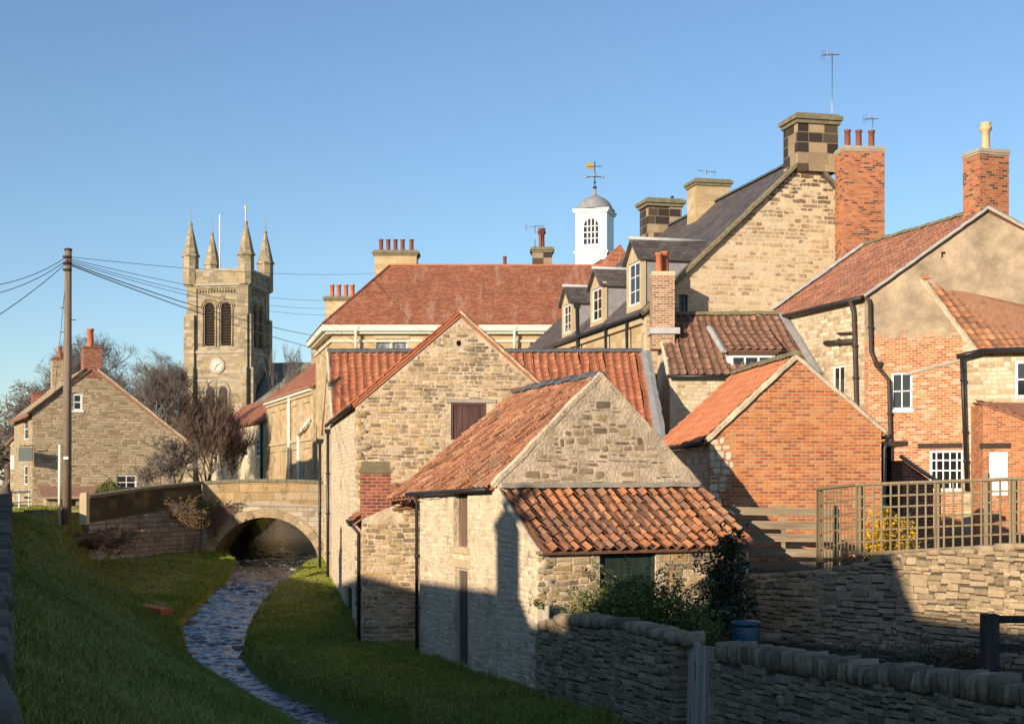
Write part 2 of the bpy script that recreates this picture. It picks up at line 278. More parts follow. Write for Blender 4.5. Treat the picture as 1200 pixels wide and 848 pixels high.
# ------------------------------------------------------------------ mesh builder
class MB:
    def __init__(s): s.v = []; s.f = []; s.r = []; s.sm = []
    def face(s, pts, r=.5, smooth=False):
        i = len(s.v); s.v += [tuple(p) for p in pts]; s.f.append(tuple(range(i, i+len(pts)))); s.r.append(r); s.sm.append(smooth)
    def add(s, vs, fs, r=.5, smooth=False):
        i = len(s.v); s.v += [tuple(p) for p in vs]
        for f in fs: s.f.append(tuple(i+k for k in f)); s.r.append(r); s.sm.append(smooth)
    def prism(s, A, B, r=.5):
        """two matching outlines joined into a closed solid"""
        n = len(A); c = sum((Vector(a) for a in A), Vector())/n; d = sum((Vector(b) for b in B), Vector())/n
        nn = Vector()
        for i in range(n): nn += (Vector(A[i])-c).cross(Vector(A[(i+1) % n])-c)
        if nn.dot(d-c) > 0: A, B = list(A)[::-1], list(B)[::-1]
        s.add(list(A)+list(B), [tuple(range(n)), tuple(range(2*n-1, n-1, -1))]+[(i, i+n, (i+1) % n+n, (i+1) % n) for i in range(n)], r)
    def box(s, x0, x1, y0, y1, z0, z1, r=.5):
        s.prism([(x0,y0,z0), (x1,y0,z0), (x1,y1,z0), (x0,y1,z0)], [(x0,y0,z1), (x1,y0,z1), (x1,y1,z1), (x0,y1,z1)], r)
    def fbox(s, fr, a0, a1, b0, b1, z0, z1, r=.5):
        s.prism([fr.p(a0,b0,z0), fr.p(a1,b0,z0), fr.p(a1,b1,z0), fr.p(a0,b1,z0)], [fr.p(a0,b0,z1), fr.p(a1,b0,z1), fr.p(a1,b1,z1), fr.p(a0,b1,z1)], r)
    def bar(s, p, q, w, h, r=.5, up=(0,0,1)):
        """straight bar of section w (sideways) by h (towards up)"""
        p, q = Vector(p), Vector(q); d = (q-p).normalized(); u = Vector(up)
        if abs(d.dot(u)) > .95: u = Vector((0,1,0))
        sd = d.cross(u).normalized(); u = sd.cross(d).normalized()
        k = [(-w/2,-h/2), (w/2,-h/2), (w/2,h/2), (-w/2,h/2)]
        s.prism([p+sd*a+u*b for a, b in k], [q+sd*a+u*b for a, b in k], r)
    def tube(s, pts, rad, n=8, r=.5, cap=True):
        pts = [Vector(p) for p in pts]; rad = rad if hasattr(rad, '__len__') else [rad]*len(pts)
        vs = []; prev = None
        for i, p in enumerate(pts):
            d = (pts[min(i+1, len(pts)-1)]-pts[max(i-1, 0)]).normalized()
            if prev is None:
                prev = d.orthogonal().normalized()
            a = (prev-d*prev.dot(d)).normalized(); prev = a; c = d.cross(a)
            for k in range(n):
                t = 2*math.pi*k/n; vs.append(p+(a*math.cos(t)+c*math.sin(t))*rad[i])
        fs = [(i*n+k, i*n+(k+1) % n, (i+1)*n+(k+1) % n, (i+1)*n+k) for i in range(len(pts)-1) for k in range(n)]
        if cap and n > 3: fs += [tuple(range(n-1, -1, -1)), tuple(range((len(pts)-1)*n, len(pts)*n))]
        s.add(vs, fs, r, True)
    def lathe(s, c, prof, n=14, r=.5):
        c = Vector(c); vs = [c+Vector((rr*math.cos(2*math.pi*k/n), rr*math.sin(2*math.pi*k/n), z)) for rr, z in prof for k in range(n)]
        m_ = len(prof)
        fs = [(i*n+k, i*n+(k+1) % n, (i+1)*n+(k+1) % n, (i+1)*n+k) for i in range(m_-1) for k in range(n)]+[tuple(range((m_-1)*n, m_*n))]
        s.add(vs, fs, r, True)
    def build(s, name, mat, parent=None, cuts=None):
        off = Vector((0,0,0)); q = parent
        while q is not None: off += q.location; q = q.parent
        me = bpy.data.meshes.new(name)
        me.from_pydata(s.v, [], s.f); me.validate()
        if len(me.polygons) == len(s.f):
            at = me.attributes.new('rnd', 'FLOAT', 'FACE'); at.data.foreach_set('value', s.r)
            me.polygons.foreach_set('use_smooth', s.sm)
        o = bpy.data.objects.new(name, me); COL.objects.link(o)
        me.materials.append(MATS[mat] if isinstance(mat, str) else mat)
        if cuts and cuts.f:
            cm = bpy.data.meshes.new('cut'); cm.from_pydata(cuts.v, [], cuts.f); co = bpy.data.objects.new('cut', cm); COL.objects.link(co)
            for mm in (me, cm):
                bm = bmesh.new(); bm.from_mesh(mm); bmesh.ops.remove_doubles(bm, verts=bm.verts, dist=1e-5)
                bmesh.ops.recalc_face_normals(bm, faces=bm.faces); bm.to_mesh(mm); bm.free()
            md = o.modifiers.new('b', 'BOOLEAN'); md.object = co; md.operation = 'DIFFERENCE'; md.solver = 'EXACT'; md.use_self = True
            dg = bpy.context.evaluated_depsgraph_get(); new = bpy.data.meshes.new_from_object(o.evaluated_get(dg))
            o.modifiers.clear(); o.data = new; bpy.data.objects.remove(co); me = new; me.name = name
        boxuv(me)
        me.transform(__import__('mathutils').Matrix.Translation(-off))
        if parent is not None: o.parent = parent
        return o
def boxuv(me):
    n = len(me.loops)
    if n == 0 or len(me.polygons) > 60000: return
    uvl = me.uv_layers.new(name='UVMap') if not me.uv_layers else me.uv_layers[0]
    co = np.empty(len(me.vertices)*3, np.float32); me.vertices.foreach_get('co', co); co = co.reshape(-1, 3)
    nr = np.empty(len(me.polygons)*3, np.float32); me.polygons.foreach_get('normal', nr); nr = nr.reshape(-1, 3)
    tot = np.empty(len(me.polygons), np.int32); me.polygons.foreach_get('loop_total', tot)
    vi = np.empty(n, np.int32); me.loops.foreach_get('vertex_index', vi)
    N = np.repeat(nr, tot, axis=0); flat = np.abs(N[:, 2]) > .97
    T = np.stack([-N[:, 1], N[:, 0], np.zeros(n)], 1); ln = np.linalg.norm(T, axis=1, keepdims=True); ln[ln < 1e-6] = 1; T = T/ln
    T[flat] = (1, 0, 0); Bn = np.cross(N, T); Bn[flat] = (0, 1, 0)
    P = co[vi]; uv = np.stack([(P*T).sum(1), (P*Bn).sum(1)], 1).astype(np.float32)
    uvl.data.foreach_set('uv', uv.ravel())

class Fr:
    def __init__(s, x, y, dx, dy):
        l = math.hypot(dx, dy); s.o = Vector((x, y, 0)); s.b = Vector((dx/l, dy/l, 0)); s.a = Vector((s.b.y, -s.b.x, 0))
    def p(s, a, b, z=0): return s.o+s.a*a+s.b*b+Vector((0, 0, z))
class Pl:
    """vertical wall plane: origin O, u = to the viewer's right seen from outside, n = outward"""
    def __init__(s, O, u): s.O = Vector((O[0], O[1], 0)); s.u = Vector((u[0], u[1], 0)).normalized(); s.n = Vector((s.u.y, -s.u.x, 0))
    def p(s, u, z, d=0): return s.O+s.u*u+s.n*d+Vector((0, 0, z))
    def hit(s, px, py):
        r = Vector(((px-600)/F, 1, (H-py)/F)); t = s.O.dot(s.n)/r.dot(s.n); q = r*t
        return (q-s.O).dot(s.u), q.z
    def rect(s, px0, py0, px1, py1):
        ym = (py0+py1)/2; u0 = s.hit(px0, ym)[0]; u1 = s.hit(px1, ym)[0]; xm = (px0+px1)/2
        return min(u0, u1), max(u0, u1), s.hit(xm, py1)[1], s.hit(xm, py0)[1]
def pbox(mb, pl, u0, u1, z0, z1, d0, d1, r=.5):
    mb.prism([pl.p(u0,z0,d0), pl.p(u1,z0,d0), pl.p(u1,z1,d0), pl.p(u0,z1,d0)], [pl.p(u0,z0,d1), pl.p(u1,z0,d1), pl.p(u1,z1,d1), pl.p(u0,z1,d1)], r)

def thing(name, label, cat, loc=(0,0,0), group=None, kind=None):
    o = bpy.data.objects.new(name, None); COL.objects.link(o); o.location = loc
    o['label'] = label; o['category'] = cat
    if group: o['group'] = group
    if kind: o['kind'] = kind
    return o
def tag(o, label, cat, group=None, kind=None):
    o['label'] = label; o['category'] = cat
    if group: o['group'] = group
    if kind: o['kind'] = kind
    return o

# ------------------------------------------------------------------ building parts
def hole(cuts, pl, rc, depth=.22): pbox(cuts, pl, rc[0], rc[1], rc[2], rc[3], .3, -depth)
def window(root, pl, rc, nx=2, ny=2, rec=.10, fw=.07, bw=.03, mat='white_paint', glass='glass_pane', sill=None, lintel=None, mid=None, name='window'):
    u0, u1, z0, z1 = rc; f = MB(); d0, d1 = -rec-.05, -rec
    pbox(f, pl, u0, u0+fw, z0, z1, d0, d1); pbox(f, pl, u1-fw, u1, z0, z1, d0, d1)
    pbox(f, pl, u0+fw, u1-fw, z0, z0+fw, d0, d1); pbox(f, pl, u0+fw, u1-fw, z1-fw, z1, d0, d1)
    for i in range(1, nx):
        u = u0+(u1-u0)*i/nx; w = bw if mid != i else fw
        pbox(f, pl, u-w/2, u+w/2, z0+fw, z1-fw, d0+.004, d1-.004)
    for j in range(1, ny):
        z = z0+(z1-z0)*j/ny; pbox(f, pl, u0+fw, u1-fw, z-bw/2, z+bw/2, d0+.008, d1-.008)
    o = f.build(name, mat, root)
    g = MB(); pbox(g, pl, u0+.01, u1-.01, z0+.01, z1-.01, -rec-.035, -rec-.028); g.build('pane', glass, o)
    if sill: s_ = MB(); pbox(s_, pl, u0-.08, u1+.08, z0-.10, z0-.003, -rec, .06); s_.build('sill', sill, o)
    if lintel: s_ = MB(); pbox(s_, pl, u0-.15, u1+.15, z1+.003, z1+.16, -rec, .03); s_.build('lintel', lintel, o)
    return o
def boards(root, pl, rc, n, mat, name, rec=.08, horizontal=False, frame=None, gap=.008, thick=.03, uneven=0, depth=None):
    u0, u1, z0, z1 = rc; m_ = MB()
    for i in range(n):
        r = random.random()
        if horizontal: a, b_ = z0+(z1-z0)*i/n, z0+(z1-z0)*(i+1)/n; pbox(m_, pl, u0, u1, a+gap/2, b_-gap/2, -rec-thick, -rec+random.uniform(0,.005), r)
        else: a, b_ = u0+(u1-u0)*i/n, u0+(u1-u0)*(i+1)/n; pbox(m_, pl, a+gap/2, b_-gap/2, z0, z1-random.uniform(0, uneven), -rec-thick, -rec+random.uniform(0,.005), r)
    o = m_.build(name, mat, root)
    if frame:
        f = MB(); k = .07
        pbox(f, pl, u0-.002, u0+k, z0, z1, -rec-.02, -rec+.04); pbox(f, pl, u1-k, u1+.002, z0, z1, -rec-.02, -rec+.04); pbox(f, pl, u0+k, u1-k, z1-k, z1, -rec-.02, -rec+.04)
        f.build('frame', frame, o)
    return o

def tiles(mb, E0, E1, R1, R0, tw, th, amp=.035, lift=.04, jit=.008, slab=.07, sag=0, tilt=.010):
    """pantiles over the slope E0-E1 (eave, left to right) to R1-R0 (ridge); every tile a curved strip"""
    E0, E1, R1, R0 = map(Vector, (E0, E1, R1, R0))
    nrm = (E1-E0).cross(R0-E0).normalized()
    if nrm.z < 0: nrm = -nrm
    n = max(2, round(((E1-E0).length+(R1-R0).length)/2/tw)); m_ = max(2, round(((R0-E0).length+(R1-E1).length)/2/th))
    def S(u, v):
        p = (E0*(1-u)+E1*u)*(1-v)+(R0*(1-u)+R1*u)*v
        k = sag*(-math.sin(math.pi*v)*math.sin(math.pi*u)) if sag else 0
        k += .012*mnoise.noise(p*1.3) if sag else 0
        return p+nrm*k
    prof = [1.0, .55, -.35, -.8, -.75, -.2, .75]
    K = len(prof)-1
    for i in range(n):
        cu = random.uniform(-.12, .12)/n; cw = random.uniform(-.10, .10)/n
        for j in range(m_):
            sc_ = S((i+.5)/n, (j+.5)/m_); r = min(1, max(0, .5*random.random()+.5*(.5+1.1*mnoise.noise(sc_*1.1))+.0)); dz = random.uniform(-jit, jit); tl = random.uniform(-tilt, tilt)
            v0 = (j-.06+random.uniform(-.02,.02))/m_; v1 = min(1, (j+1.0)/m_)
            top = []; bot = []; lip = []
            for k in range(K+1):
                t = k/K; u = (i+t*1.04)/n+cu+cw*math.sin(j*.9+i); hgt = amp*prof[k]+dz+tl*(t-.5)
                bot.append(S(u, max(v0, -.02))+nrm*(hgt+lift)); top.append(S(u, v1)+nrm*(hgt+.002)); lip.append(S(u, max(v0, -.02))+nrm*(hgt+lift-.028))
            vs = bot+top+lip; q = K+1
            mb.add(vs, [(k, k+1, q+k+1, q+k) for k in range(K)], r, True)
            mb.add([lip[k] for k in range(q)]+[bot[k] for k in range(q)], [(k, k+1, q+k+1, q+k) for k in range(K)], r*.6, False)
    dn = nrm*(-amp-.015); d2 = nrm*(-amp-slab)
    mb.prism([E0+dn, E1+dn, R1+dn, R0+dn], [E0+d2, E1+d2, R1+d2, R0+d2], .3)
def slab(mb, E0, E1, R1, R0, t=.08, r=.5):
    E0, E1, R1, R0 = map(Vector, (E0, E1, R1, R0)); nrm = (E1-E0).cross(R0-E0).normalized()
    if nrm.z < 0: nrm = -nrm
    k = nrm*-t; mb.prism([E0, E1, R1, R0], [E0+k, E1+k, R1+k, R0+k], r)
def ridge(root, p, q, mat='terracotta', r=.13, step=.4, jit=.012, name='ridge_tiles'):
    m_ = MB(); p, q = Vector(p), Vector(q); L = (q-p).length; n = max(1, round(L/step)); d = (q-p)/n; dn = d.normalized()
    sd = dn.cross(Vector((0,0,1))).normalized(); up = sd.cross(dn)
    for i in range(n):
        c0 = p+d*i+Vector((0,0,random.uniform(-jit,jit))); c1 = c0+d*1.03+Vector((0,0,random.uniform(-jit,jit)))
        vs = []
        for c, rr in ((c0, r*1.05), (c1, r*.97)):
            for k in range(7): t = math.pi*k/6; vs.append(c+sd*rr*math.cos(t)+up*(rr*math.sin(t)-r*.45))
        m_.add(vs, [(k, k+1, 8+k, 7+k) for k in range(6)]+[tuple(range(6, -1, -1)), tuple(range(7, 14))], random.random(), False)
    return m_.build(name, mat, root)
def fillet(root, p, q, w=.16, h=.06, mat='pale_mortar', name='verge', wob=.012):
    m_ = MB(); p, q = Vector(p), Vector(q); n = max(3, int((q-p).length/.25)); d = (q-p).normalized(); sd = d.cross(Vector((0,0,1))).normalized(); up = sd.cross(d)
    ring = []
    for i in range(n+1):
        c = p.lerp(q, i/n)+up*random.uniform(-wob, wob); a = w/2*random.uniform(.9, 1.1)
        ring.append([c-sd*a-up*h, c+sd*a-up*h, c+sd*a+up*h*.3, c+up*h*random.uniform(.7,1), c-sd*a+up*h*.3])
    vs = [v for rr in ring for v in rr]
    m_.add(vs, [(i*5+k, i*5+(k+1) % 5, (i+1)*5+(k+1) % 5, (i+1)*5+k) for i in range(n) for k in range(5)]+[(4,3,2,1,0), tuple(n*5+k for k in range(5))], .5)
    return m_.build(name, mat, root)
def gutter(root, p, q, r=.07, mat='black_iron', name='gutter'):
    m_ = MB(); m_.tube([p, q], r, 8); return m_.build(name, mat, root)
def pipe(root, pts, r=.045, mat='black_iron', name='drainpipe', hopper=None, collars=True):
    m_ = MB(); m_.tube(pts, r, 8)
    pts = [Vector(p) for p in pts]
    if collars:
        for a, b_ in zip(pts, pts[1:]):
            L = (b_-a).length; k = int(L/1.6)
            for i in range(1, k+1):
                c = a.lerp(b_, i/(k+1)); d = (b_-a).normalized()*.04; m_.tube([c-d, c+d], r*1.45, 8)
    if hopper: c = pts[0]; m_.prism([c+Vector((x*hopper, y*hopper, .0)) for x, y in ((-.7,-.5),(.7,-.5),(.7,.5),(-.7,.5))], [c+Vector((x*hopper, y*hopper, hopper*1.3)) for x, y in ((-1,-.8),(1,-.8),(1,.8),(-1,.8))])
    return m_.build(name, mat, root)
POTS = {'plain': [(.13,0), (.15,.02), (.13,.06), (.12,.72), (.15,.74), (.15,.82), (.11,.82), (.10,.5)],
        'fancy': [(.20,0), (.20,.08), (.15,.12), (.14,.75), (.20,.82), (.22,.88), (.22,.95), (.17,.99), (.19,1.12), (.15,1.14), (.12,.8)],
        'short': [(.16,0), (.16,.05), (.13,.08), (.12,.4), (.16,.44), (.16,.5), (.11,.5), (.1,.3)]}
def chimney(root, fr, a0, a1, b0, b1, z0, z1, mat, cap='mossy_stone', capw=.12, caph=.22, pots=(), potmat='terracotta', kind='plain', ps=1.0, band=None):
    m_ = MB(); m_.fbox(fr, a0, a1, b0, b1, z0, z1-caph)
    o = m_.build('chimney', mat, root)
    c = MB(); c.fbox(fr, a0-capw*.5, a1+capw*.5, b0-capw*.5, b1+capw*.5, z1-caph, z1-caph*.6); c.fbox(fr, a0-capw, a1+capw, b0-capw, b1+capw, z1-caph*.6, z1-caph*.15)
    c.fbox(fr, a0-capw*.2, a1+capw*.2, b0-capw*.2, b1+capw*.2, z1-caph*.15, z1+.03)
    c.build('chimney_cap', cap, o)
    for (pa, pb, *k) in pots:
        q = MB(); s_ = (k[0] if k else 1)*ps; kk = k[1] if len(k) > 1 else kind
        q.lathe(fr.p(pa, pb, z1+.02), [(r*s_*1.1, z*s_) for r, z in POTS[kk]]); q.build('chimney_pot', k[2] if len(k) > 2 else potmat, o)
    return o
def aerial(root, base, h, mat='aerial_metal', L=.9, ang=.3, elems=7, s=1.0, tip=.15):
    m_ = MB(); b_ = Vector(base); m_.tube([b_, b_+Vector((0,0,h))], .018*s, 5)
    c = b_+Vector((0,0,h-.08)); d = Vector((math.cos(ang), math.sin(ang), tip)).normalized(); sd = d.cross(Vector((0,0,1))).normalized()
    m_.tube([c-d*L/2, c+d*L/2], .014*s, 4)
    for i in range(elems):
        q = c+d*(L*(i/(elems-1)-.5)); w = .16+.12*(1-i/elems); m_.tube([q-sd*w, q+sd*w], .008*s, 4)
    q = c-d*L/2
    for k in (-.18, -.06, .06, .18): m_.tube([q+Vector((0,0,k))-sd*.25, q+Vector((0,0,k))+sd*.25], .007*s, 4)
    return m_.build('aerial', mat, root)

# ---- individually modelled stones
def _cube26():
    vs = []; idx = {}
    for x in (-1,0,1):
        for y in (-1,0,1):
            for z in (-1,0,1):
                if (x,y,z) != (0,0,0): idx[(x,y,z)] = len(vs); vs.append((x,y,z))
    fs = []
    for ax in range(3):
        for sg in (-1, 1):
            for i in (-1, 0):
                for j in (-1, 0):
                    q = []
                    for (di, dj) in ((0,0),(1,0),(1,1),(0,1)):
                        c = [0,0,0]; c[ax] = sg; c[(ax+1) % 3] = i+di; c[(ax+2) % 3] = j+dj; q.append(idx[tuple(c)])
                    fs.append(tuple(q if sg > 0 else q[::-1]))
    return vs, fs
C26V, C26F = _cube26()
def stone(mb, c, u, n, w, hgt, t, r, rnd=.72, jit=.10):
    """lump of stone centred at c: width w along u, height hgt along z, thickness t along n"""
    up = Vector((0,0,1)) if abs(n.z) < .5 else u.cross(n); vs = []
    a_ = random.uniform(-.05, .05)
    for (x, y, z) in C26V:
        k = abs(x)+abs(y)+abs(z); f_ = 1.0 if k == 1 else (.97 if k == 2 else .88)
        x2 = x*f_*(1+random.uniform(-jit, jit)); y2 = y*f_*(1+random.uniform(-jit, jit)); z2 = z*f_*(1+random.uniform(-jit*1.2, jit*1.2))
        vs.append(c+u*(x2*w/2)+n*(y2*t/2)+up*((z2+a_*x)*hgt/2))
    mb.add(vs, C26F, r, True)
def slabstone(mb, pl, u0, u1, z0, z1, proud, thick, r):
    """roughly dressed stone: irregular outline, chamfered arris, uneven face"""
    w, h = u1-u0, z1-z0; c = min(w, h)*random.uniform(.08, .22); j = min(w, h)*.07; rj = lambda: random.uniform(-j, j)
    cu = [min(w, h)*random.uniform(.06,.30) for _ in range(4)]
    o = [(u0+cu[0], z0), (u1-cu[1], z0), (u1, z0+cu[1]), (u1, z1-cu[2]), (u1-cu[2], z1), (u0+cu[3], z1), (u0, z1-cu[3]), (u0, z0+cu[0])]
    o = [(a+rj(), b+rj()) for a, b in o]; mu, mz = (u0+u1)/2, (z0+z1)/2; ch = min(.014, proud*.7+.006)
    i_ = [(a+(mu-a)*c/w*1.6, b+(mz-b)*c/h*1.6) for a, b in o]
    tl, tv = random.uniform(-.006,.006), random.uniform(-.005,.005)
    vs = [pl.p(a, b, proud-thick) for a, b in o]+[pl.p(a, b, proud-ch) for a, b in o]+[pl.p(a, b, proud+tl*(a-mu)/w*2+tv*(b-mz)/h*2+random.uniform(-.003,.003)) for a, b in i_]+[pl.p(mu+rj(), mz+rj(), proud+random.uniform(-.002,.008))]
    fs = [(k, (k+1)%8, 8+(k+1)%8, 8+k) for k in range(8)]+[(8+k, 8+(k+1)%8, 16+(k+1)%8, 16+k) for k in range(8)]+[(16+k, 16+(k+1)%8, 24) for k in range(8)]
    mb.add(vs, fs, r, False)
def stoneface(mb, pl, inside, u0, u1, z0, z1, hr=(.09,.2), wr=(.16,.45), proud=.018, gap=.022, thick=.10, skip=0.0, depth_j=.006, cb=None, wild=.25):
    z = z0
    while z < z1:
        h_ = random.uniform(*hr); u = u0+random.uniform(-.2, 0)
        while u < u1:
            w = random.uniform(*wr)
            pieces = [(z, h_)]
            if h_ > .15 and random.random() < .25: k = random.uniform(.4,.6); pieces = [(z, h_*k), (z+h_*k, h_*(1-k))]
            for (zz, hh) in pieces:
                zc = zz+hh/2+(.02+.05*wild)*mnoise.noise(Vector((u*.9, z*.8, 4)))*2+random.uniform(-.03,.03)*wild; uc = u+w/2
                if random.random() < skip: continue
                ww = w-gap; h2 = (hh-gap)*random.uniform(1-.35*wild, 1+.2*wild)
                a, b_ = uc-ww/2, uc+ww/2
                # trim to the wall edges instead of leaving gaps
                if a < u0+.01: a = u0+.012
                if b_ > u1-.01: b_ = u1-.012
                if b_-a < .06: continue
                ok = all(inside(x, y) for x in (a, (a+b_)/2, b_) for y in (zc-h2/2, zc+h2/2))
                if not ok:
                    # try halves
                    for (a2, b2) in ((a, (a+b_)/2), ((a+b_)/2, b_)):
                        if b2-a2 > .07 and all(inside(x, y) for x in (a2, b2) for y in (zc-h2/2, zc+h2/2)):
                            slabstone(mb, pl, a2, b2, zc-h2/2, zc+h2/2, proud+random.uniform(-depth_j, depth_j), thick, random.random())
                    continue
                slabstone(mb, pl, a, b_, zc-h2/2, zc+h2/2, proud+random.uniform(-depth_j, depth_j), thick, random.random() if cb is None else cb(uc, zc))
            u += w
        z += h_
def quoins(mb, fr, ca, cb, sa, sb, z0, z1, proud=.014):
    """alternating corner stones; (ca, cb) the corner in the frame, sa/sb point into the building"""
    z = z0; k = 0
    while z < z1:
        h = random.uniform(.17, .27); la, lb = (random.uniform(.36,.5), random.uniform(.2,.27)) if k % 2 else (random.uniform(.2,.27), random.uniform(.36,.5))
        stone(mb, fr.p(ca+sa*(la/2-proud), cb+sb*(lb/2-proud), z+h/2), fr.a, fr.b, la, h-.014, lb, random.random(), jit=.035); z += h; k += 1
def notin(rcs, base, m_=.03):
    def f(u, z):
        if not base(u, z): return False
        return not any(r[0]-m_ < u < r[1]+m_ and r[2]-m_ < z < r[3]+m_ for r in rcs)
    return f
def drywall(name, pts, label, cat, mat='wall_stone', thick=.45, hr=(.06,.14), wr=(.14,.42), cope=True, copeh=.24, cw=(.07,.14), backs=True):
    """pts: list of (x, y, zbottom, ztop) along the wall; faces towards the right-hand normal of travel"""
    root = thing(name, label, cat, (pts[0][0], pts[0][1], pts[0][2]))
    m_ = MB(); core = MB(); cp = MB()
    for (x0,y0,b0,t0), (x1,y1,b1,t1) in zip(pts, pts[1:]):
        L = math.hypot(x1-x0, y1-y0); u = Vector(((x1-x0)/L, (y1-y0)/L, 0)); n = Vector((u.y, -u.x, 0)); k = thick/2-.05
        P = lambda s, z, d: Vector((x0, y0, 0))+u*s+n*d+Vector((0,0,z))
        core.prism([P(0,b0,k),P(L,b1,k),P(L,t1-.03,k),P(0,t0-.03,k)], [P(0,b0,-k),P(L,b1,-k),P(L,t1-.03,-k),P(0,t0-.03,-k)])
        for sd in ((1,-1) if backs else (1,)):
            pl = Pl(P(0,0,thick/2*sd), u*sd) if sd > 0 else Pl(P(L,0,-thick/2), -u)
            def ins(uu, z, sd=sd):
                s = uu if sd > 0 else L-uu
                return z < t0+(t1-t0)*s/L
            stoneface(m_, pl, ins, -.1, L+.1, min(b0,b1), max(t0,t1), hr, wr, .0, .006, .22, 0, .018, None, .65)
        if cope:
            s = 0
            while s < L:
                w = random.uniform(*cw); f_ = s/L; z = t0+(t1-t0)*f_; hh = copeh*random.uniform(.75, 1.15)
                stone(cp, P(s+w/2, z+hh/2-.03, random.uniform(-.02,.02)), u, n, w*.98, hh, thick*random.uniform(.95,1.12), random.random(), jit=.13); s += w
    for (x,y,bb_,tt_), (x2,y2,_,_) in ((pts[0], pts[1]), (pts[-1], pts[-2])):
        d = Vector((x-x2, y-y2, 0)).normalized(); sd = Vector((-d.y, d.x, 0)); pe_ = Pl(Vector((x,y,0))-sd*(thick/2)+d*.05, sd)
        if pe_.n.dot(d) < 0: pe_ = Pl(Vector((x,y,0))+sd*(thick/2)+d*.05, -sd)
        stoneface(m_, pe_, lambda u_, z_: z_ < tt_, 0, thick, bb_, tt_, hr, (.2,.5), .0, .008, .2, 0, .02, None, .8)
    m_.build('stonework', mat, root); core.build('core', 'wall_core', root)
    if cope: cp.build('coping', mat, root)
    return root

# ================================================================== THE LIE OF THE LAND
SUN_A, SUN_E = 37.0, 15.2                       # sun: degrees left of straight behind the camera, elevation
def itp(x, xs, ys): return float(np.interp(x, xs, ys))
RD = [-40, 0, 10, 20, 28, 34.1, 36, 39.4, 41.3, 45.4, 49.4, 55.4, 60.6, 66, 73, 85, 120]
RX = [26, 11.5, 7.6, 2.8, -1.6, -4.87, -5.95, -7.21, -7.65, -8.3, -8.75, -9.25, -9.3, -9.5, -9.6, -10.5, -14]
def Rx(D): return itp(D, RD, RX)
def Lx(D): return Rx(D)-itp(D, [0, 28, 34, 40, 43, 46, 53, 58, 66, 73, 90], [2.1, 2.0, 1.75, 1.6, 1.85, 2.2, 2.2, 2.3, 3.1, 4.6, 4.4])
def Zw(D): return -5.2+(max(10, min(D, 100))-31.5)*.0416
def Xwall(D): return -.20-.345*D
def Ztop(D): return itp(D, [0, 30, 50, 75], [-1.65, -1.6, -1.15, -1.15])
def Xrev(D): return itp(D, [50, 62, 70, 73], [-18.3, -18.1, -14.9, -14.9])
def sms(x, a, b): t = max(0, min(1, (x-a)/(b-a))); return t*t*(3-2*t)
def ground(x, D):
    """height and bare-earth amount of the ground at (x, D)"""
    if D > 200 or D < -38: return -1.6, 0
    zw = Zw(D); kk = 1-sms(D, 66, 70); Lq, Rq = Lx(D)+.25*kk, Rx(D)-.42*kk
    e = 0.0
    if Lq <= x <= Rq: return zw-.35, 1
    if x > Rq:
        d = x-Rq; zt = max(-4.28, zw+.35)
        if D > 72: zt = -1.3
        lip = .9 if D < 72 else .2
        z = zw-.3+(zt-zw+.3)*(sms(d, -.15, lip)*.75+.25*sms(d, 0, lip*2.6))
        e = 1-sms(d, 0, .18)
        if D < 72: z += .10*mnoise.noise(Vector((x*.5, D*.5, 0)))+.05*mnoise.noise(Vector((x*1.7, D*1.7, 3)))
        return z, e
    zt = Ztop(D); xw = Xwall(D)
    if D > 73: d = Lq-x; return zw-.3+(-1.3-zw+.3)*sms(d, 0, .3), 0
    if D > 50: xw = Xrev(D)-.35 if D > 60 else xw+(Xrev(60)-.35-xw)*sms(D, 50, 60)
    t = (Lq-x)/max(.5, Lq-xw)
    if t >= 1: return zt, 0
    a = .10*sms(t, 0, .05)+.90*(max(0, t)**.92)
    shelf = sms(D, 45, 50)
    if shelf > 0:
        k = .34-.14*0
        lo = .16*sms(t, 0, .06)+.10*min(1, t/.55)
        up = sms(t, .55, .80) if D < 56 else sms(t, .94, 1.0)
        if 54 < D < 58: k_ = sms(D, 54, 58); up = sms(t, .55, .80)*(1-k_)+sms(t, .94, 1.0)*k_
        s2 = lo+(1-lo)*up
        a = a*(1-shelf)+s2*shelf
        e = shelf*(1 if .5 < t < .85 and 52.5 < D < 59 else 0)*.5
    z = zw-.3+(zt-zw+.3)*a
    z += (.14*mnoise.noise(Vector((x*.45, D*.45, 7)))+.06*mnoise.noise(Vector((x*1.6, D*1.6, 1))))*sms(t, 0, .1)*(1-sms(t, .9, 1))
    if t < .03: e = 1
    return z, e

xs = np.unique(np.concatenate([np.linspace(-700, -60, 14), np.arange(-60, -22, 2), np.arange(-22, 12, .25), np.arange(12, 40, 2), np.linspace(40, 700, 14)]))
ys = np.unique(np.concatenate([np.linspace(-300, -10, 10), np.arange(-10, 80, .4), np.arange(80, 200, 4), np.linspace(200, 2500, 14)]))
V = []; E = []
for yy in ys:
    for xx in xs:
        z, e = ground(float(xx), float(yy)); V.append((xx, yy, z)); E.append(e)
nx = len(xs); Fc = [(j*nx+i, j*nx+i+1, (j+1)*nx+i+1, (j+1)*nx+i) for j in range(len(ys)-1) for i in range(nx-1)]
me = bpy.data.meshes.new('ground'); me.from_pydata(V, [], Fc); me.materials.append(MATS['turf'])
at = me.attributes.new('earth', 'FLOAT', 'POINT'); at.data.foreach_set('value', E); me.polygons.foreach_set('use_smooth', [True]*len(Fc))
go = bpy.data.objects.new('ground', me); COL.objects.link(go); go['kind'] = 'structure'
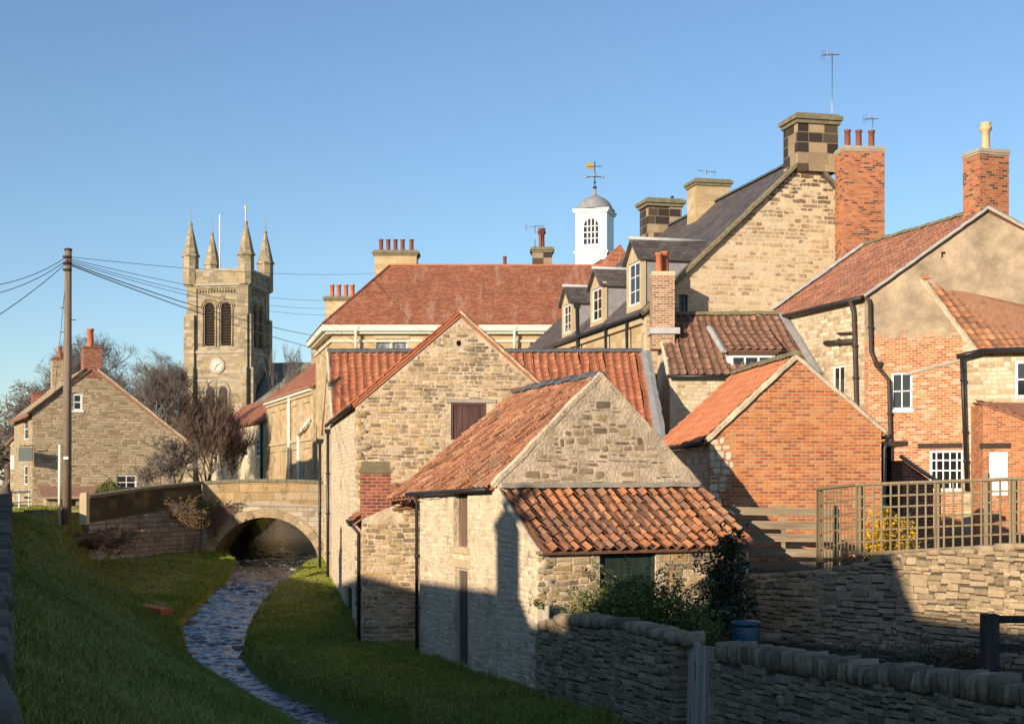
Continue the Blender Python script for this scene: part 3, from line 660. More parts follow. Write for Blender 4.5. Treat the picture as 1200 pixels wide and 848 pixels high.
# water
wm = MB(); Ds = np.concatenate([np.arange(-10, 26, 1.0), np.arange(26, 74, .06), np.arange(74, 118, 1.0)]); NWv = 44; vs = []
for a in Ds:
    a = float(a); l, r_ = Lx(a)-.5, Rx(a)+.5
    for i in range(NWv+1):
        x = l+(r_-l)*i/NWv; k = sms(a, 24, 28)*(1-.75*sms(a, 64, 70))*(1-sms(a, 74, 78))
        hgt = (.035*mnoise.noise(Vector((x*1.2, a*1.6, 0)))+.034*mnoise.noise(Vector((x*2.4+1, a*4.0, 5)))+.020*mnoise.noise(Vector((x*5, a*8.5, 8))))*(1+1.2*max(0, mnoise.noise(Vector((x*.3, a*.22, 4)))))
        vs.append((x, a, Zw(a)+hgt*k*1.3))
wm.add(vs, [(j*(NWv+1)+i, j*(NWv+1)+i+1, (j+1)*(NWv+1)+i+1, (j+1)*(NWv+1)+i) for j in range(len(Ds)-1) for i in range(NWv)], .5, True)
wo = wm.build('stream', 'stream_water'); wo['kind'] = 'structure'
# small stones in the bed breaking the surface
for i in range(46):
    D = random.uniform(33, 69); k = random.choice([random.uniform(0, .18), random.uniform(.8, 1)]); x = Lx(D)+(Rx(D)-Lx(D))*k
    s_ = MB(); w = random.uniform(.10, .30); stone(s_, Vector((x, D, Zw(D)-.0)), Vector((1,0,0)), Vector((0,1,0)), w, w*.45, w*.8, random.random())
    tag(s_.build('river_stone', 'wall_stone'), 'small brown stone poking out of the shallow edge of the stream', 'stone', 'stones along the stream edge')

# yard behind the near dry stone wall, and the terrace above it
def sheet(name, mat, q, n=14, m_=14, amp=.08, kind='structure'):
    mb = MB(); vs = []
    for j in range(m_+1):
        for i in range(n+1):
            u, v = i/n, j/m_; p = (Vector(q[0])*(1-u)+Vector(q[1])*u)*(1-v)+(Vector(q[3])*(1-u)+Vector(q[2])*u)*v
            p.z += amp*mnoise.noise(p*.7); vs.append(p)
    mb.add(vs, [(j*(n+1)+i, j*(n+1)+i+1, (j+1)*(n+1)+i+1, (j+1)*(n+1)+i) for j in range(m_) for i in range(n)], .5, True)
    o = mb.build(name, mat); o['kind'] = kind; return o
def NW(D): return -.32+.43*(32-D)                # line of the near wall
sheet('yard', 'yard_earth', [(NW(8), 8, -3.35), (34, 8, -3.0), (34, 33.5, -3.2), (NW(31.5)+.1, 33.5, -3.45)], 40, 30, .12)
sheet('terrace', 'yard_earth', [(5.1, 32.9, -2.15), (24, 20.5, -1.2), (45, 75, -1.8), (4.9, 75, -2.2)], 20, 24, .05)
sheet('road', 'yard_earth', [(-60, 74.5, -1.25), (60, 74.5, -1.25), (60, 88, -1.25), (-60, 88, -1.25)], 4, 4, 0)

# ================================================================== NEAR STONE BARN
nb = Fr(-.32, 32, -.44, 1); NWd, NL = 5.15, 5.0
root = thing('stone_barn', 'small pale stone barn with steep pantile roof and red tiled lean-to, nearest the camera', 'barn', nb.p(0,0,-4.3))
plL = Pl(nb.p(0, NL), -nb.b)                     # long wall facing the stream: u 0 (far) .. 5 (near), lean-to side on to 7.1
plG = Pl(nb.p(0, 0), nb.a)                       # gable
plF = Pl(nb.p(0, -2.1), nb.a)                    # lean-to front
rsh = plL.rect(531.5, 571, 547.8, 640); rdo = plL.rect(533.5, 665, 548, 778)
rgd = list(plF.rect(703, 637, 769, 730)); rgd[2] = -3.1; rgd[3] = -1.34; rgd = tuple(rgd)
cut = MB(); hole(cut, plL, rsh, .25); hole(cut, plL, rdo, .25)
w_ = MB(); poly = [(0,-5), (NWd,-5), (NWd,.0), (NWd/2,2.42), (0,.0)]
w_.prism([nb.p(a,0,z) for a, z in poly], [nb.p(a,.3,z) for a, z in poly]); w_.prism([nb.p(a,.3,z-(0 if z < -1 else .14)) for a, z in poly], [nb.p(a,NL,z-(0 if z < -1 else .5)) for a, z in poly])
wall = w_.build('wall', 'mortar', root, cut)
cut = MB(); hole(cut, plF, rgd, .35)
w_ = MB(); poly = [(-.003,-5), (-.003,-.36), (-2.1,-1.52), (-2.1,-5)]
w_.prism([nb.p(.003,b,z) for b, z in poly], [nb.p(NWd-.003,b,z) for b, z in poly])
w_.build('lean_to_wall', 'mortar', root, cut)
gable_z = lambda a: 2.42-abs(a-NWd/2)*(2.42/(NWd/2))
# stonework set into the mortar
s_ = MB()
stoneface(s_, plL, notin([rsh, rdo], lambda u, z: z < -.14), 0, NL, -4.7, -.1, (.09,.18), (.18,.42), .004, .016, .05, .10, .004)
stoneface(s_, plL, lambda u, z: z < -.15-(u-NL)*.57, NL, NL+2.1, -4.7, -.15, (.09,.18), (.18,.42), .007, .014, .05, .05, .005)
s_.build('stream_side_stonework', 'pale_stone', root)
s_ = MB()
stoneface(s_, plG, lambda a, z: z < gable_z(a)-.24, 0, NWd, -.15, 2.4, (.09,.24), (.14,.46), .004, .040, .06, .12, .006, None, .9)
s_.build('gable_stonework', 'gable_stone', root)
s_ = MB()
stoneface(s_, plF, notin([rgd], lambda u, z: z < -1.42), 0, NWd, -4.7, -1.4, (.10,.2), (.2,.46), .012, .014, .06, .0)
s_.build('front_stonework', 'rubble_stone', root)
s_ = MB(); quoins(s_, nb, 0, -2.1, 1, 1, -4.5, -1.55); s_.build('quoin_stones', 'pale_stone', root)
bo = boards(root, plL, rsh, 4, 'brown_board', 'shutter', rec=.14)
bo = boards(root, plL, rdo, 4, 'door_board', 'door', rec=.10, frame='grey_plank')
l_ = MB(); pbox(l_, plL, rsh[0]-.15, rsh[1]+.15, rsh[2]-.16, rsh[2]-.005, -.2, .05); pbox(l_, plL, rdo[0]-.2, rdo[1]+.2, rdo[3]+.005, rdo[3]+.2, -.2, .03); l_.build('lintel', 'stone_trim', root)
boards(root, plF, rgd, 9, 'green_board', 'green_door', rec=.10, frame='green_board')
# roofs
E0 = W(455, 584, 39.4); E1 = nb.p(-.16, .13, -.06); R1 = nb.p(NWd/2, .13, 2.50); R0 = W(604, 460, 37.7)
t_ = MB(); tiles(t_, E0, E1, R1, R0, .235, .28, .040, .045, .014, sag=.07, tilt=.02); t_.build('roof', 'barn_pantile', root)
t_ = MB(); slab(t_, nb.p(NWd+.14, .1, -.1), nb.p(NWd+.14, NL, -.1), nb.p(NWd/2, NL, 2.5), nb.p(NWd/2, .1, 2.5)); t_.build('rear_roof', 'weathered_pantile', root)
ridge(root, nb.p(NWd/2, .05, 2.53), R0+Vector((0,0,.06)), 'ridge_slate', .14, .45, .02, 'ridge_slates')
fillet(root, nb.p(-.12, .08, -.03), nb.p(NWd/2, .08, 2.52), .18, .07, 'mortar', wob=.02)
fillet(root, nb.p(NWd+.1, .08, -.05), nb.p(NWd/2, .08, 2.52), .18, .07, 'mortar', wob=.02)
E0 = nb.p(.06, -2.28, -1.36); E1 = nb.p(NWd+.12, -2.22, -1.36); R1 = nb.p(NWd-.02, -.02, -.06); R0 = nb.p(.12, -.02, -.10)
t_ = MB(); tiles(t_, E0, E1, R1, R0, .275, .31, .052, .052, .020, sag=.08, tilt=.035); t_.build('lean_to_roof', 'old_pantile', root)
fillet(root, nb.p(.0, -2.2, -1.42), nb.p(.0, 0, -.14), .16, .06, 'mortar', wob=.02)
fillet(root, nb.p(.05, -.04, -.02), nb.p(NWd-.05, -.04, -.0), .2, .06, 'grey_trim', 'flashing')
gutter(root, nb.p(-.2, .2, -.12), nb.p(-.2, NL+.4, -.26), .055)
pipe(root, [nb.p(-.2, NL-.03, -.22), nb.p(-.08, NL-.03, -.5), nb.p(-.08, NL-.03, -4.4)], .045, hopper=None)

# ================================================================== TALL STONE BARN with the orange roofed range behind
tb = Fr(-4.71, 43.8, -.179, 1); TW, TL = 6.35, 14.8; EZ, AZ = 2.48, 5.20
root = thing('tall_barn', 'tall stone barn with high gable, purple brown shutter and orange pantile range behind it', 'barn', tb.p(0,0,-4.4))
gz = lambda a: AZ-abs(a-TW/2)*((AZ-EZ)/(TW/2))
plG = Pl(tb.p(0,0), tb.a); plL = Pl(tb.p(0,TL), -tb.b)
rS = plG.rect(528.5, 472, 570, 515); rD = plL.rect(405, 686, 412.5, 722)
slits = [plL.rect(397.3, 500, 399, 527), plL.rect(398.8, 560, 400.4, 592), plL.rect(398.8, 618, 400.6, 662)]
cut = MB(); hole(cut, plG, rS, .2); hole(cut, plL, rD, .3)
for q in slits: hole(cut, plL, q, .4)
hu, hz = plG.hit(538, 402); c_ = plG.p(hu, hz, .2); cut.tube([c_, c_-plG.n*.7], .09, 10)
w_ = MB(); poly = [(0,-5.2), (TW,-5.2), (TW,EZ), (TW/2,AZ), (0,EZ)]
w_.prism([tb.p(a,0,z) for a, z in poly], [tb.p(a,TL+3,z) for a, z in poly])
w_.build('wall', 'mortar', root, cut)
s_ = MB(); stoneface(s_, plG, notin([rS], lambda a, z: z < gz(a)-.13 and (a-hu)**2+(z-hz)**2 > .02), 0, TW, -.9, AZ, (.08,.17), (.14,.42), .006, .016, .05, .08)
s_.build('gable_stonework', 'rubble_stone', root)
s_ = MB(); stoneface(s_, plL, notin([rD]+slits, lambda u, z: z < EZ-.15), 1.5, TL, -4.8, EZ, (.10,.18), (.18,.4), .004, .018, .05, .12, .004)
s_.build('stream_side_stonework', 'pale_stone', root)
s_ = MB(); quoins(s_, tb, 0, 0, 1, 1, -4.6, EZ-.2); s_.build('quoin_stones', 'rubble_stone', root)
boards(root, plG, rS, 6, 'purple_board', 'shutter', rec=.06, frame='purple_board')
boards(root, plL, rD, 3, 'black_board', 'low_door', rec=.1)
m_ = MB(); pbox(m_, plG, rS[0]-.12, rS[1]+.3, rS[3]+.004, rS[3]+.12, -.1, .035); m_.build('lintel', 'grey_trim', root)
for sd in (0, 1):
    a0, a1 = (-.13, TW/2) if sd == 0 else (TW+.13, TW/2)
    P = [tb.p(a0, -.04, EZ-.09), tb.p(a0, 13.0, EZ-.09), tb.p(a1, 14.5, AZ+.05), tb.p(a1, -.04, AZ+.05)]
    t_ = MB()
    if sd == 0: tiles(t_, P[1], P[0], P[3], P[2], .33, .34, .04, .04)
    else: tiles(t_, P[0], P[1], P[2], P[3], .33, .34, .04, .04)
    t_.build('roof', 'orange_pantile', root)
fillet(root, tb.p(TW+.12, .0, EZ-.08), tb.p(TW/2, .0, AZ+.07), .16, .05, 'mortar')
fillet(root, tb.p(-.12, .0, EZ-.08), tb.p(TW/2, .0, AZ+.07), .12, .04, 'terracotta')
gutter(root, tb.p(-.17, .1, EZ-.14), tb.p(-.17, TL, EZ-.14), .07)
# rear range, ridge across the view
w_ = MB()
q = [(-7.72, 62.5, 5.55), (-7.0, 58.4, 2.6), (-6.6, 56.2, 1.0), (-6.6, 56.2, -5.2), (-8.8, 68, -5.2), (-8.8, 68, 1.6)]
q2 = [(5.55, 62.5, 5.55), (5.5, 58.4, 2.6), (5.45, 56.2, 1.0), (5.45, 56.2, -5.2), (5.5, 66.5, -5.2), (5.5, 66.5, 2.6)]
q = [(-7.9, 62.5, 5.55), (-7.18, 58.4, 2.6), (-6.8, 56.2, 1.0), (-6.8, 56.2, -5.2), (-8.65, 66.5, -5.2), (-8.65, 66.5, 2.6)]
w_.prism(q, q2); w_.build('rear_wall', 'house_stone', root)
t_ = MB(); tiles(t_, (-6.75, 55.6, .72), (5.75, 55.2, .40), (5.62, 62.5, 5.70), (-7.86, 62.5, 5.70), .335, .34, .045, .045, .006); t_.build('rear_range_roof', 'orange_pantile', root)
t_ = MB(); slab(t_, (5.6, 66.9, 2.3), (-8.8, 66.9, 2.3), (-7.9, 62.5, 5.66), (5.6, 62.5, 5.66)); t_.build('rear_range_back_roof', 'orange_pantile', root)
ridge(root, (-7.95, 62.5, 5.74), (5.6, 62.5, 5.76), 'ridge_slate', .17, .5, .01, 'ridge_slates')
fillet(root, (-7.93, 62.4, 5.68), (-7.22, 58.35, 2.68), .14, .05, 'pale_mortar')
fillet(root, (5.75, 62.4, 5.7), (5.9, 55.2, .5), .42, .08, 'lead', 'flashing')
p0 = plL.hit(389, 505); pp = lambda px, y0, y1, d=.10: [plL.p(plL.hit(px, y0)[0], plL.hit(px, y0)[1], d), plL.p(plL.hit(px, y0)[0], -4.35, d)]
pipe(root, pp(387.2, 508, 0), .06, hopper=.14)
pe = Vector((X(377, 62.5), 61.9, Zp(520, 62))); pipe(root, [pe, Vector((pe.x, pe.y, -4.2))], .06, hopper=.16)
# corner outshut with the brick stack
ex = Fr(X(424, 39.5), 39.5, -.13, 1)
cu = MB(); w_ = MB(); poly = [(0,-5.2), (2.6,-5.2), (2.6,-.40), (.95,-.55), (0,-.95)]
w_.prism([ex.p(a,0,z) for a, z in poly], [ex.p(a,4.6,z) for a, z in poly]); w_.build('outshut_wall', 'mortar', root)
plE = Pl(ex.p(0,0), ex.a); plEL = Pl(ex.p(0,4.4), -ex.b)
s_ = MB(); stoneface(s_, plE, lambda a, z: z < -1.05+a*.36 and z < -.5, 0, 2.6, -4.8, -.5, (.08,.16), (.16,.42), .007, .015, .05, .05)
stoneface(s_, plEL, lambda a, z: z < -1.1, 0, 4.4, -4.8, -1.1, (.08,.16), (.16,.42), .007, .015, .05, .05); s_.build('outshut_stonework', 'rubble_stone', root)
c_ = MB(); c_.fbox(ex, -.02, .80, .02, .9, -1.0, .30); c_.build('brick_stack', 'dark_brick', root)
c_ = MB(); c_.fbox(ex, -.05, .84, -.02, .93, .30, .38, .3); c_.fbox(ex, .0, .78, .04, .86, .38, .62, .2); c_.build('stack_cap', 'moss_ridge', root)
t_ = MB(); tiles(t_, ex.p(-.28, 4.4, -1.05), ex.p(-.28, .0, -1.05), ex.p(.0, .0, -.85), ex.p(.0, 4.4, -.85), .3, .25, .03, .03); tiles(t_, ex.p(.82, -.08, -.62), ex.p(2.6, -.08, -.40), ex.p(2.6, 4.3, .2), ex.p(.82, 4.3, -.0), .3, .33, .035, .035); t_.build('outshut_roof', 'old_pantile', root)
pipe(root, [ex.p(-.28, .06, -1.1), ex.p(-.08, .06, -1.35), ex.p(-.08, .06, -4.4)], .05, hopper=.09)
gutter(root, ex.p(-.33, .0, -1.10), ex.p(-.33, 4.3, -1.10), .05)

# ================================================================== BRICK BARN
bb = Fr(5.0, 36.78, -.1, 1); BW = 4.5
root = thing('brick_barn', 'red brick barn with bright new orange pantiles behind the lean-to', 'barn', bb.p(0,0,-2.3))
w_ = MB(); poly = [(0,-5), (BW,-5), (BW,1.38), (BW/2,3.20), (0,1.15)]
w_.prism([bb.p(a,.12,z) for a, z in poly], [bb.p(a,6,z) for a, z in poly]); w_.build('wall', 'house_stone', root)
w_ = MB(); w_.prism([bb.p(a,0,z) for a, z in poly], [bb.p(a,.12,z) for a, z in poly]); w_.build('gable_wall', 'red_brick', root)
s_ = MB(); plB = Pl(bb.p(0,0), bb.a)
stoneface(s_, plB, lambda a, z: a < .55+.2*math.sin(z*3), 0, .95, -.9, 1.05, (.14,.26), (.2,.4), .012, .03, .08); s_.build('corner_stonework', 'pale_stone', root)
t_ = MB(); tiles(t_, bb.p(-.17, 6.1, 1.08), bb.p(-.17, .06, 1.08), bb.p(BW/2, .06, 3.28), bb.p(BW/2, 6.1, 3.28), .27, .34, .03, .036, .003, tilt=.003); t_.build('roof', 'new_pantile', root)
t_ = MB(); tiles(t_, bb.p(BW+.15, .06, 1.30), bb.p(BW+.15, 6.1, 1.30), bb.p(BW/2, 6.1, 3.28), bb.p(BW/2, .06, 3.28), .27, .34, .03, .036, .003); t_.build('roof', 'new_pantile', root)
fillet(root, bb.p(-.1, .0, 1.10), bb.p(BW/2, .0, 3.27), .16, .07, 'mortar'); fillet(root, bb.p(BW+.12, .0, 1.34), bb.p(BW/2, .0, 3.27), .16, .07, 'mortar')
ridge(root, bb.p(BW/2, -.05, 3.33), bb.p(BW/2, 6.1, 3.33), 'moss_ridge', .15, .45, .015)
gutter(root, bb.p(-.24, .2, 1.0), bb.p(-.24, 6.0, 1.0), .055); gutter(root, bb.p(BW+.2, -.05, 1.22), bb.p(BW+.2, 6.0, 1.22), .06)
pipe(root, [bb.p(BW+.2, .1, 1.2), bb.p(BW+.12, .1, .9), bb.p(BW+.12, .1, -2.0)], .05)

# ================================================================== BROWN ROOFED COTTAGE with the buff chimney
root = thing('cottage', 'low cottage with brown pantiles, buff brick chimney and flat dormer, against the slate house', 'cottage', (8, 62, -2.2))
De, Dr = 61.6, 64.8
def cs(xe, xr_): return [(xe,De+.15,-5), (xe,De+.15,4.50), (xr_,Dr,7.18), (xr_,Dr+.1,-5)]
w_ = MB(); w_.prism(cs(7.0,6.85), cs(12.85,12.1)); w_.build('wall', 'house_stone', root)
w_ = MB(); w_.prism(cs(6.72,6.5), cs(7.0,6.85)); w_.build('end_wall', 'pale_render', root)
t_ = MB(); tiles(t_, (6.68,De,4.66), (12.95,De,4.66), (12.1,Dr+.1,7.56), (6.5,Dr+.1,7.56), .34, .40, .05, .055, .012, sag=.08); t_.build('roof', 'brown_pantile', root)
ridge(root, (7.0,Dr+.1,7.62), (12.1,Dr+.1,7.64), 'moss_ridge', .16, .45, .02)
fillet(root, (12.12,Dr,7.6), (13.1,De,4.7), .42, .07, 'lead', 'flashing'); fillet(root, (6.5,Dr,7.55), (6.66,De,4.66), .2, .06, 'pale_mortar')
gutter(root, (6.6,De-.15,4.56), (10.1,De-.15,4.56), .08); pipe(root, [(9.3,De-.1,4.5), (9.3,De+.02,4.2), (9.3,De+.02,-2)], .06)
f0 = Fr(6.12, 63.3, 0, 1)
chimney(root, f0, 0, .98, 0, 1.15, 5.9, 9.25, 'buff_brick', 'pale_mortar', .02, .14, pots=[(.33,.35,1.05,'plain'), (.64,.75,1.2,'plain')])
m_ = MB(); m_.fbox(f0, -.10, 1.2, -.12, 1.2, 6.55, 6.82); m_.build('chimney_flashing', 'pale_lead', root)
plD = Pl((9.35,62.2), (1,0)); rc = (0.05, 1.80, 4.94, 5.50)
m_ = MB(); m_.prism([plD.p(-.12,4.8,-.06), plD.p(1.95,4.8,-.06), plD.p(1.95,5.66,-.06), plD.p(-.12,5.66,-.06)], [plD.p(-.12,4.8,-1.3), plD.p(1.95,4.8,-1.3), plD.p(1.95,5.66,-1.3), plD.p(-.12,5.66,-1.3)]); m_.build('dormer_cheeks', 'white_paint', root)
window(root, plD, rc, 3, 1, -.02, .08, .08, name='dormer_window')
m_ = MB(); pbox(m_, plD, -.25, 2.05, 5.56, 5.72, -.05, .14); m_.build('fascia', 'purple_board', root)
t_ = MB(); tiles(t_, (9.1,61.95,5.76), (11.5,61.95,5.76), (11.2,64.2,6.95), (8.8,64.2,6.95), .34, .4, .05, .055, .012); t_.build('dormer_roof', 'brown_pantile', root)
fillet(root, (9.05,61.9,5.66), (8.72,64.1,6.95), .26, .06, 'pale_lead', 'dormer_flashing')
SKYS, SUNS, EXPO = .108, 4.7, .54

# ================================================================== SLATE ROOFED HOUSE with three dormers
sf = Fr(6, 65, -.237, 1); SWd, SL, SEZ, SRZ = 15.5, 23.5, 7.84, 15.08
root = thing('slate_house', 'tall pale stone house with a steep slate roof, three dormers and dark stone chimneys', 'house', sf.p(0,0,-2.2))
sz = lambda a: SRZ-abs(a-SWd/2)*((SRZ-SEZ)/(SWd/2))
plS = Pl(sf.p(0, SL), -sf.b); plSG = Pl(sf.p(0,0), sf.a)
poly = [(0,-5), (SWd,-5), (SWd,SEZ-.1), (SWd/2,SRZ-.12), (0,SEZ-.1)]
cut = MB(); r1 = plSG.rect(796, 345, 806, 366); 
hole(cut, plSG, r1, .2)
w_ = MB(); w_.prism([sf.p(a,0,z) for a, z in poly], [sf.p(a,.3,z) for a, z in poly]); w_.build('gable_wall', 'gable_pale_stone', root, cut)
w_ = MB(); w_.prism([sf.p(a,.3,z) for a, z in poly], [sf.p(a,SL,z) for a, z in poly]); w_.build('wall', 'ashlar', root)
window(root, plSG, r1, 2, 2, .1, .05, .03, 'dark_wood')
for sd in (0, 1):
    A = lambda a: a if sd == 0 else SWd-a
    P = [sf.p(A(-.25), -.12, SEZ-.2), sf.p(A(-.25), SL, SEZ-.2), sf.p(SWd/2, SL, SRZ+.03), sf.p(SWd/2, -.12, SRZ+.03)]
    t_ = MB(); slab(t_, P[0], P[1], P[2], P[3], .14); t_.build('roof', 'roof_slate', root)
    fillet(root, sf.p(A(-.15), -.14, SEZ-.12), sf.p(SWd/2, -.14, SRZ+.08), .22, .1, 'moss_ridge')
ridge(root, sf.p(SWd/2, 0, SRZ+.08), sf.p(SWd/2, SL, SRZ+.08), 'ridge_slate', .16, .6, .006, 'ridge_slates')
gutter(root, sf.p(-.32, 0, SEZ-.26), sf.p(-.32, SL, SEZ-.26), .09)
m_ = MB(); m_.fbox(sf, -.16, -.003, .3, SL, SEZ-.62, SEZ-.36); m_.build('cornice', 'stone_trim', root)
# near gable chimney, dark blocks
chimney(root, sf, 7.2, 9.2, -.30, 1.3, 14.35, 16.97, 'dark_ashlar', 'mossy_stone', .18, .45)
def dormer(b0, b1, zb, ze, zr):
    """dormer on the slope facing the stream; b0..b1 along the house, sill zb, eave ze, ridge zr"""
    k = (SRZ-SEZ)/(SWd/2); d = MB(); bm_ = (b0+b1)/2; a_in = lambda z: (z-SEZ)/k+.25
    fa = .12
    # front and cheeks as one solid under its own roof
    d.prism([sf.p(fa,b0,zb-.3), sf.p(fa,b1,zb-.3), sf.p(fa,b1,ze), sf.p(fa,bm_,zr), sf.p(fa,b0,ze)],
            [sf.p(fa+.22,b0,zb-.3), sf.p(fa+.22,b1,zb-.3), sf.p(fa+.22,b1,ze), sf.p(fa+.22,bm_,zr), sf.p(fa+.22,b0,ze)])
    plD = Pl(sf.p(fa, b1), -sf.b); rc = (.26, (b1-b0)-.26, zb, ze-.12); cut = MB(); hole(cut, plD, rc, .15)
    dm = d.build('dormer', 'stone_trim', root, cut)
    for (x, y) in ((b0+.06, b0+.14), (b1-.14, b1-.06)):
        c = MB()
        c.prism([sf.p(fa+.22,x,zb-.5), sf.p(fa+.22,y,zb-.5), sf.p(fa+.22,y,ze-.02), sf.p(fa+.22,x,ze-.02)],
                [sf.p(a_in(ze),x,ze-.5), sf.p(a_in(ze),y,ze-.5), sf.p(a_in(ze),y,ze-.02), sf.p(a_in(ze),x,ze-.02)])
        c.build('cheek', 'lead', dm)
    s_ = MB(); ar = a_in(zr)+.2
    slab(s_, sf.p(fa-.2,b0-.14,ze-.12), sf.p(ar,b0-.14,ze-.12), sf.p(ar,bm_,zr+.06), sf.p(fa-.2,bm_,zr+.06), .07)
    slab(s_, sf.p(fa-.2,b1+.14,ze-.12), sf.p(ar,b1+.14,ze-.12), sf.p(ar,bm_,zr+.06), sf.p(fa-.2,bm_,zr+.06), .07)
    s_.build('dormer_roof', 'roof_slate', dm)
    r_ = MB(); r_.tube([sf.p(fa-.25,bm_,zr+.10), sf.p(ar,bm_,zr+.10)], .09, 6); r_.build('lead_ridge', 'pale_lead', dm)
    window(dm, plD, rc, 2, 3, .06, .10, .04)
dormer(1.0, 3.2, 8.25, 10.35, 11.25); dormer(7.0, 9.2, 8.2, 9.95, 10.75); dormer(12.7, 14.7, 8.15, 9.8, 10.6)
# ridge chimneys
chimney(root, sf, SWd/2-1.15, SWd/2+.75, 11.2, 12.6, 13.6, 16.3, 'ashlar', 'mossy_stone', .16, .35)
chimney(root, sf, SWd/2-1.3, SWd/2+.75, 18.7, 20.3, 12.6, 16.7, 'dark_ashlar', 'mossy_stone', .22, .45, pots=[(8.2, 19.5, .6, 'short', 'black_iron')])
for (px, y0, hp) in ((683, 361, .22), (716, 372, .12), (741, 372, 0)):
    u, z = plS.hit(px, y0); zt = z if hp > .2 else SEZ-.3
    pipe(root, [plS.p(u, zt, .30 if hp > .2 else .28), plS.p(u, 0, .12)], .10 if hp > .2 else .07, hopper=hp or None, name='vent_pipe' if hp > .2 else 'drainpipe')
aerial(root, sf.p(9.0, -.1, 14.6), 5.3, L=.9, ang=.5, s=1.3)
aerial(root, sf.p(SWd/2-.3, 11.9, 16.2), .75, L=.9, ang=2.9, s=1.2)

# ================================================================== RENDERED HOUSE on the right: gable, brick patch, tiled lower range
rf = Fr(14.3, 58.2, -.305, 1)
g1 = Vector((1, -.6, 0)).normalized()
root = thing('rendered_house', 'large house at the right with a cement rendered gable patched in red brick', 'house', (14.3, 58.2, -2))
GW = 4.64; ge, gr = 7.67, 10.55
o_ = Vector((14.3, 58.2, 0)); plA = Pl(o_, g1); plW = Pl(rf.p(0, 9.2), -rf.b)
P = lambda w, b_, z: o_+g1*w+rf.b*b_+Vector((0,0,z))
poly = [(0,-5), (2*GW,-5), (2*GW,ge-.1), (GW,gr-.1), (0,ge-.1)]
rw1 = plA.rect(1044, 436, 1069, 480); rw2 = plA.rect(1089, 527, 1129, 575); rw0 = plW.rect(976, 428, 990, 464)
vent = plA.rect(1103, 295, 1108, 302)
cut = MB(); hole(cut, plA, rw1, .2); hole(cut, plA, rw2, .2); hole(cut, plA, vent, .2)
w_ = MB(); w_.prism([P(w,0,z) for w, z in poly], [P(w,.3,z) for w, z in poly]); w_.build('gable_wall', 'patched_brick', root, cut)
cut = MB(); hole(cut, plW, rw0, .2)
w_ = MB(); w_.prism([P(w,.3,z) for w, z in poly], [P(w,9.3,z) for w, z in poly]); w_.build('wall', 'house_stone', root, cut)
window(root, plA, rw1, 2, 2, .05, .09, .04, sill='white_paint'); window(root, plA, rw2, 5, 4, .05, .10, .05)
window(root, plW, rw0, 2, 1, .04, .10, .06, sill='white_paint')
m_ = MB(); a, b_, c, d = plA.rect(1076, 519, 1146, 527); pbox(m_, plA, a, b_, d-.18, d, -.1, .07); m_.build('lintel', 'dark_wood', root)
m_ = MB()
u0, zz0 = plA.hit(1062, 438); u1, zz1 = plA.hit(1127, 421); m_.bar(plA.p(u0, zz0, .02), plA.p(u1, zz1, .02), .06, .13); m_.build('string_course', 'grey_trim', root)
t_ = MB(); tiles(t_, P(-.22,9.2,ge-.15), P(-.22,-.1,ge-.15), P(GW,-.1,gr+.05), P(GW,9.2,gr+.05), .30, .36, .04, .045, .01, sag=.1); t_.build('roof', 'weathered_pantile', root)
t_ = MB(); slab(t_, P(2*GW+.2,-.1,ge-.15), P(2*GW+.2,9.2,ge-.15), P(GW,9.2,gr+.05), P(GW,-.1,gr+.05)); t_.build('back_roof', 'weathered_pantile', root)
ridge(root, P(GW,-.1,gr+.1), P(GW,9.2,gr+.1), 'moss_ridge', .15, .45, .02)
fillet(root, P(-.2,-.12,ge-.12), P(GW,-.12,gr+.08), .30, .08, 'lead'); fillet(root, P(2*GW+.1,-.12,ge-.12), P(GW,-.12,gr+.08), .30, .08, 'grey_trim')
fillet(root, P(-.3,9.0,ge-.05), P(GW,9.0,gr+.12), .50, .10, 'lead', 'flashing')
gutter(root, P(-.34,-.1,ge-.2), P(-.34,9.2,ge-.2), .11)
k = lambda px, py, d=.12: plW.p(*plW.hit(px, py), d)
pipe(root, [k(1004,352,.3), k(1004,368), k(1007,480), Vector((*k(1007,480)[:2], -3))], .10, 'rust_iron')
pipe(root, [k(970,402), k(1003,400)], .11, 'rust_iron', 'vent_pipe'); pipe(root, [k(985,391), k(1000,390)], .05, 'rust_iron', 'waste_pipe')
kk = lambda px, py, d=.14: plA.p(*plA.hit(px, py), d)
pipe(root, [kk(1019,350,.3), kk(1021,356), kk(1022,412), kk(1027,424), kk(1030,430)], .085, 'rust_iron'); 
pipe(root, [kk(1030,430), kk(1043,446), kk(1045,524), Vector((*kk(1045,524)[:2], -2))], .085, 'rust_iron', hopper=.16)
# chimneys
chimney(root, Fr(*P(GW-.25, .05, 0)[:2], -.305, 1), 0, 1.32, 0, 1.1, 9.6, 12.95, 'chimney_brick', 'grey_trim', .05, .2, pots=[(.62,.5,1.0,'fancy')], potmat='buff_clay')
fb = Fr(X(979.5, 65.2), 65.2, -.12, 1)
chimney(root, fb, .38, 2.28, 0, 1.2, 7.8, 15.2, 'chimney_brick', 'grey_trim', .04, .22, pots=[(.72,.5,1.0), (1.25,.5,1.0), (1.85,.5,1.0)], potmat='dark_terracotta')
aerial(root, fb.p(1.95,.6,15.2), 1.5, L=.8, ang=.6, s=1.0)
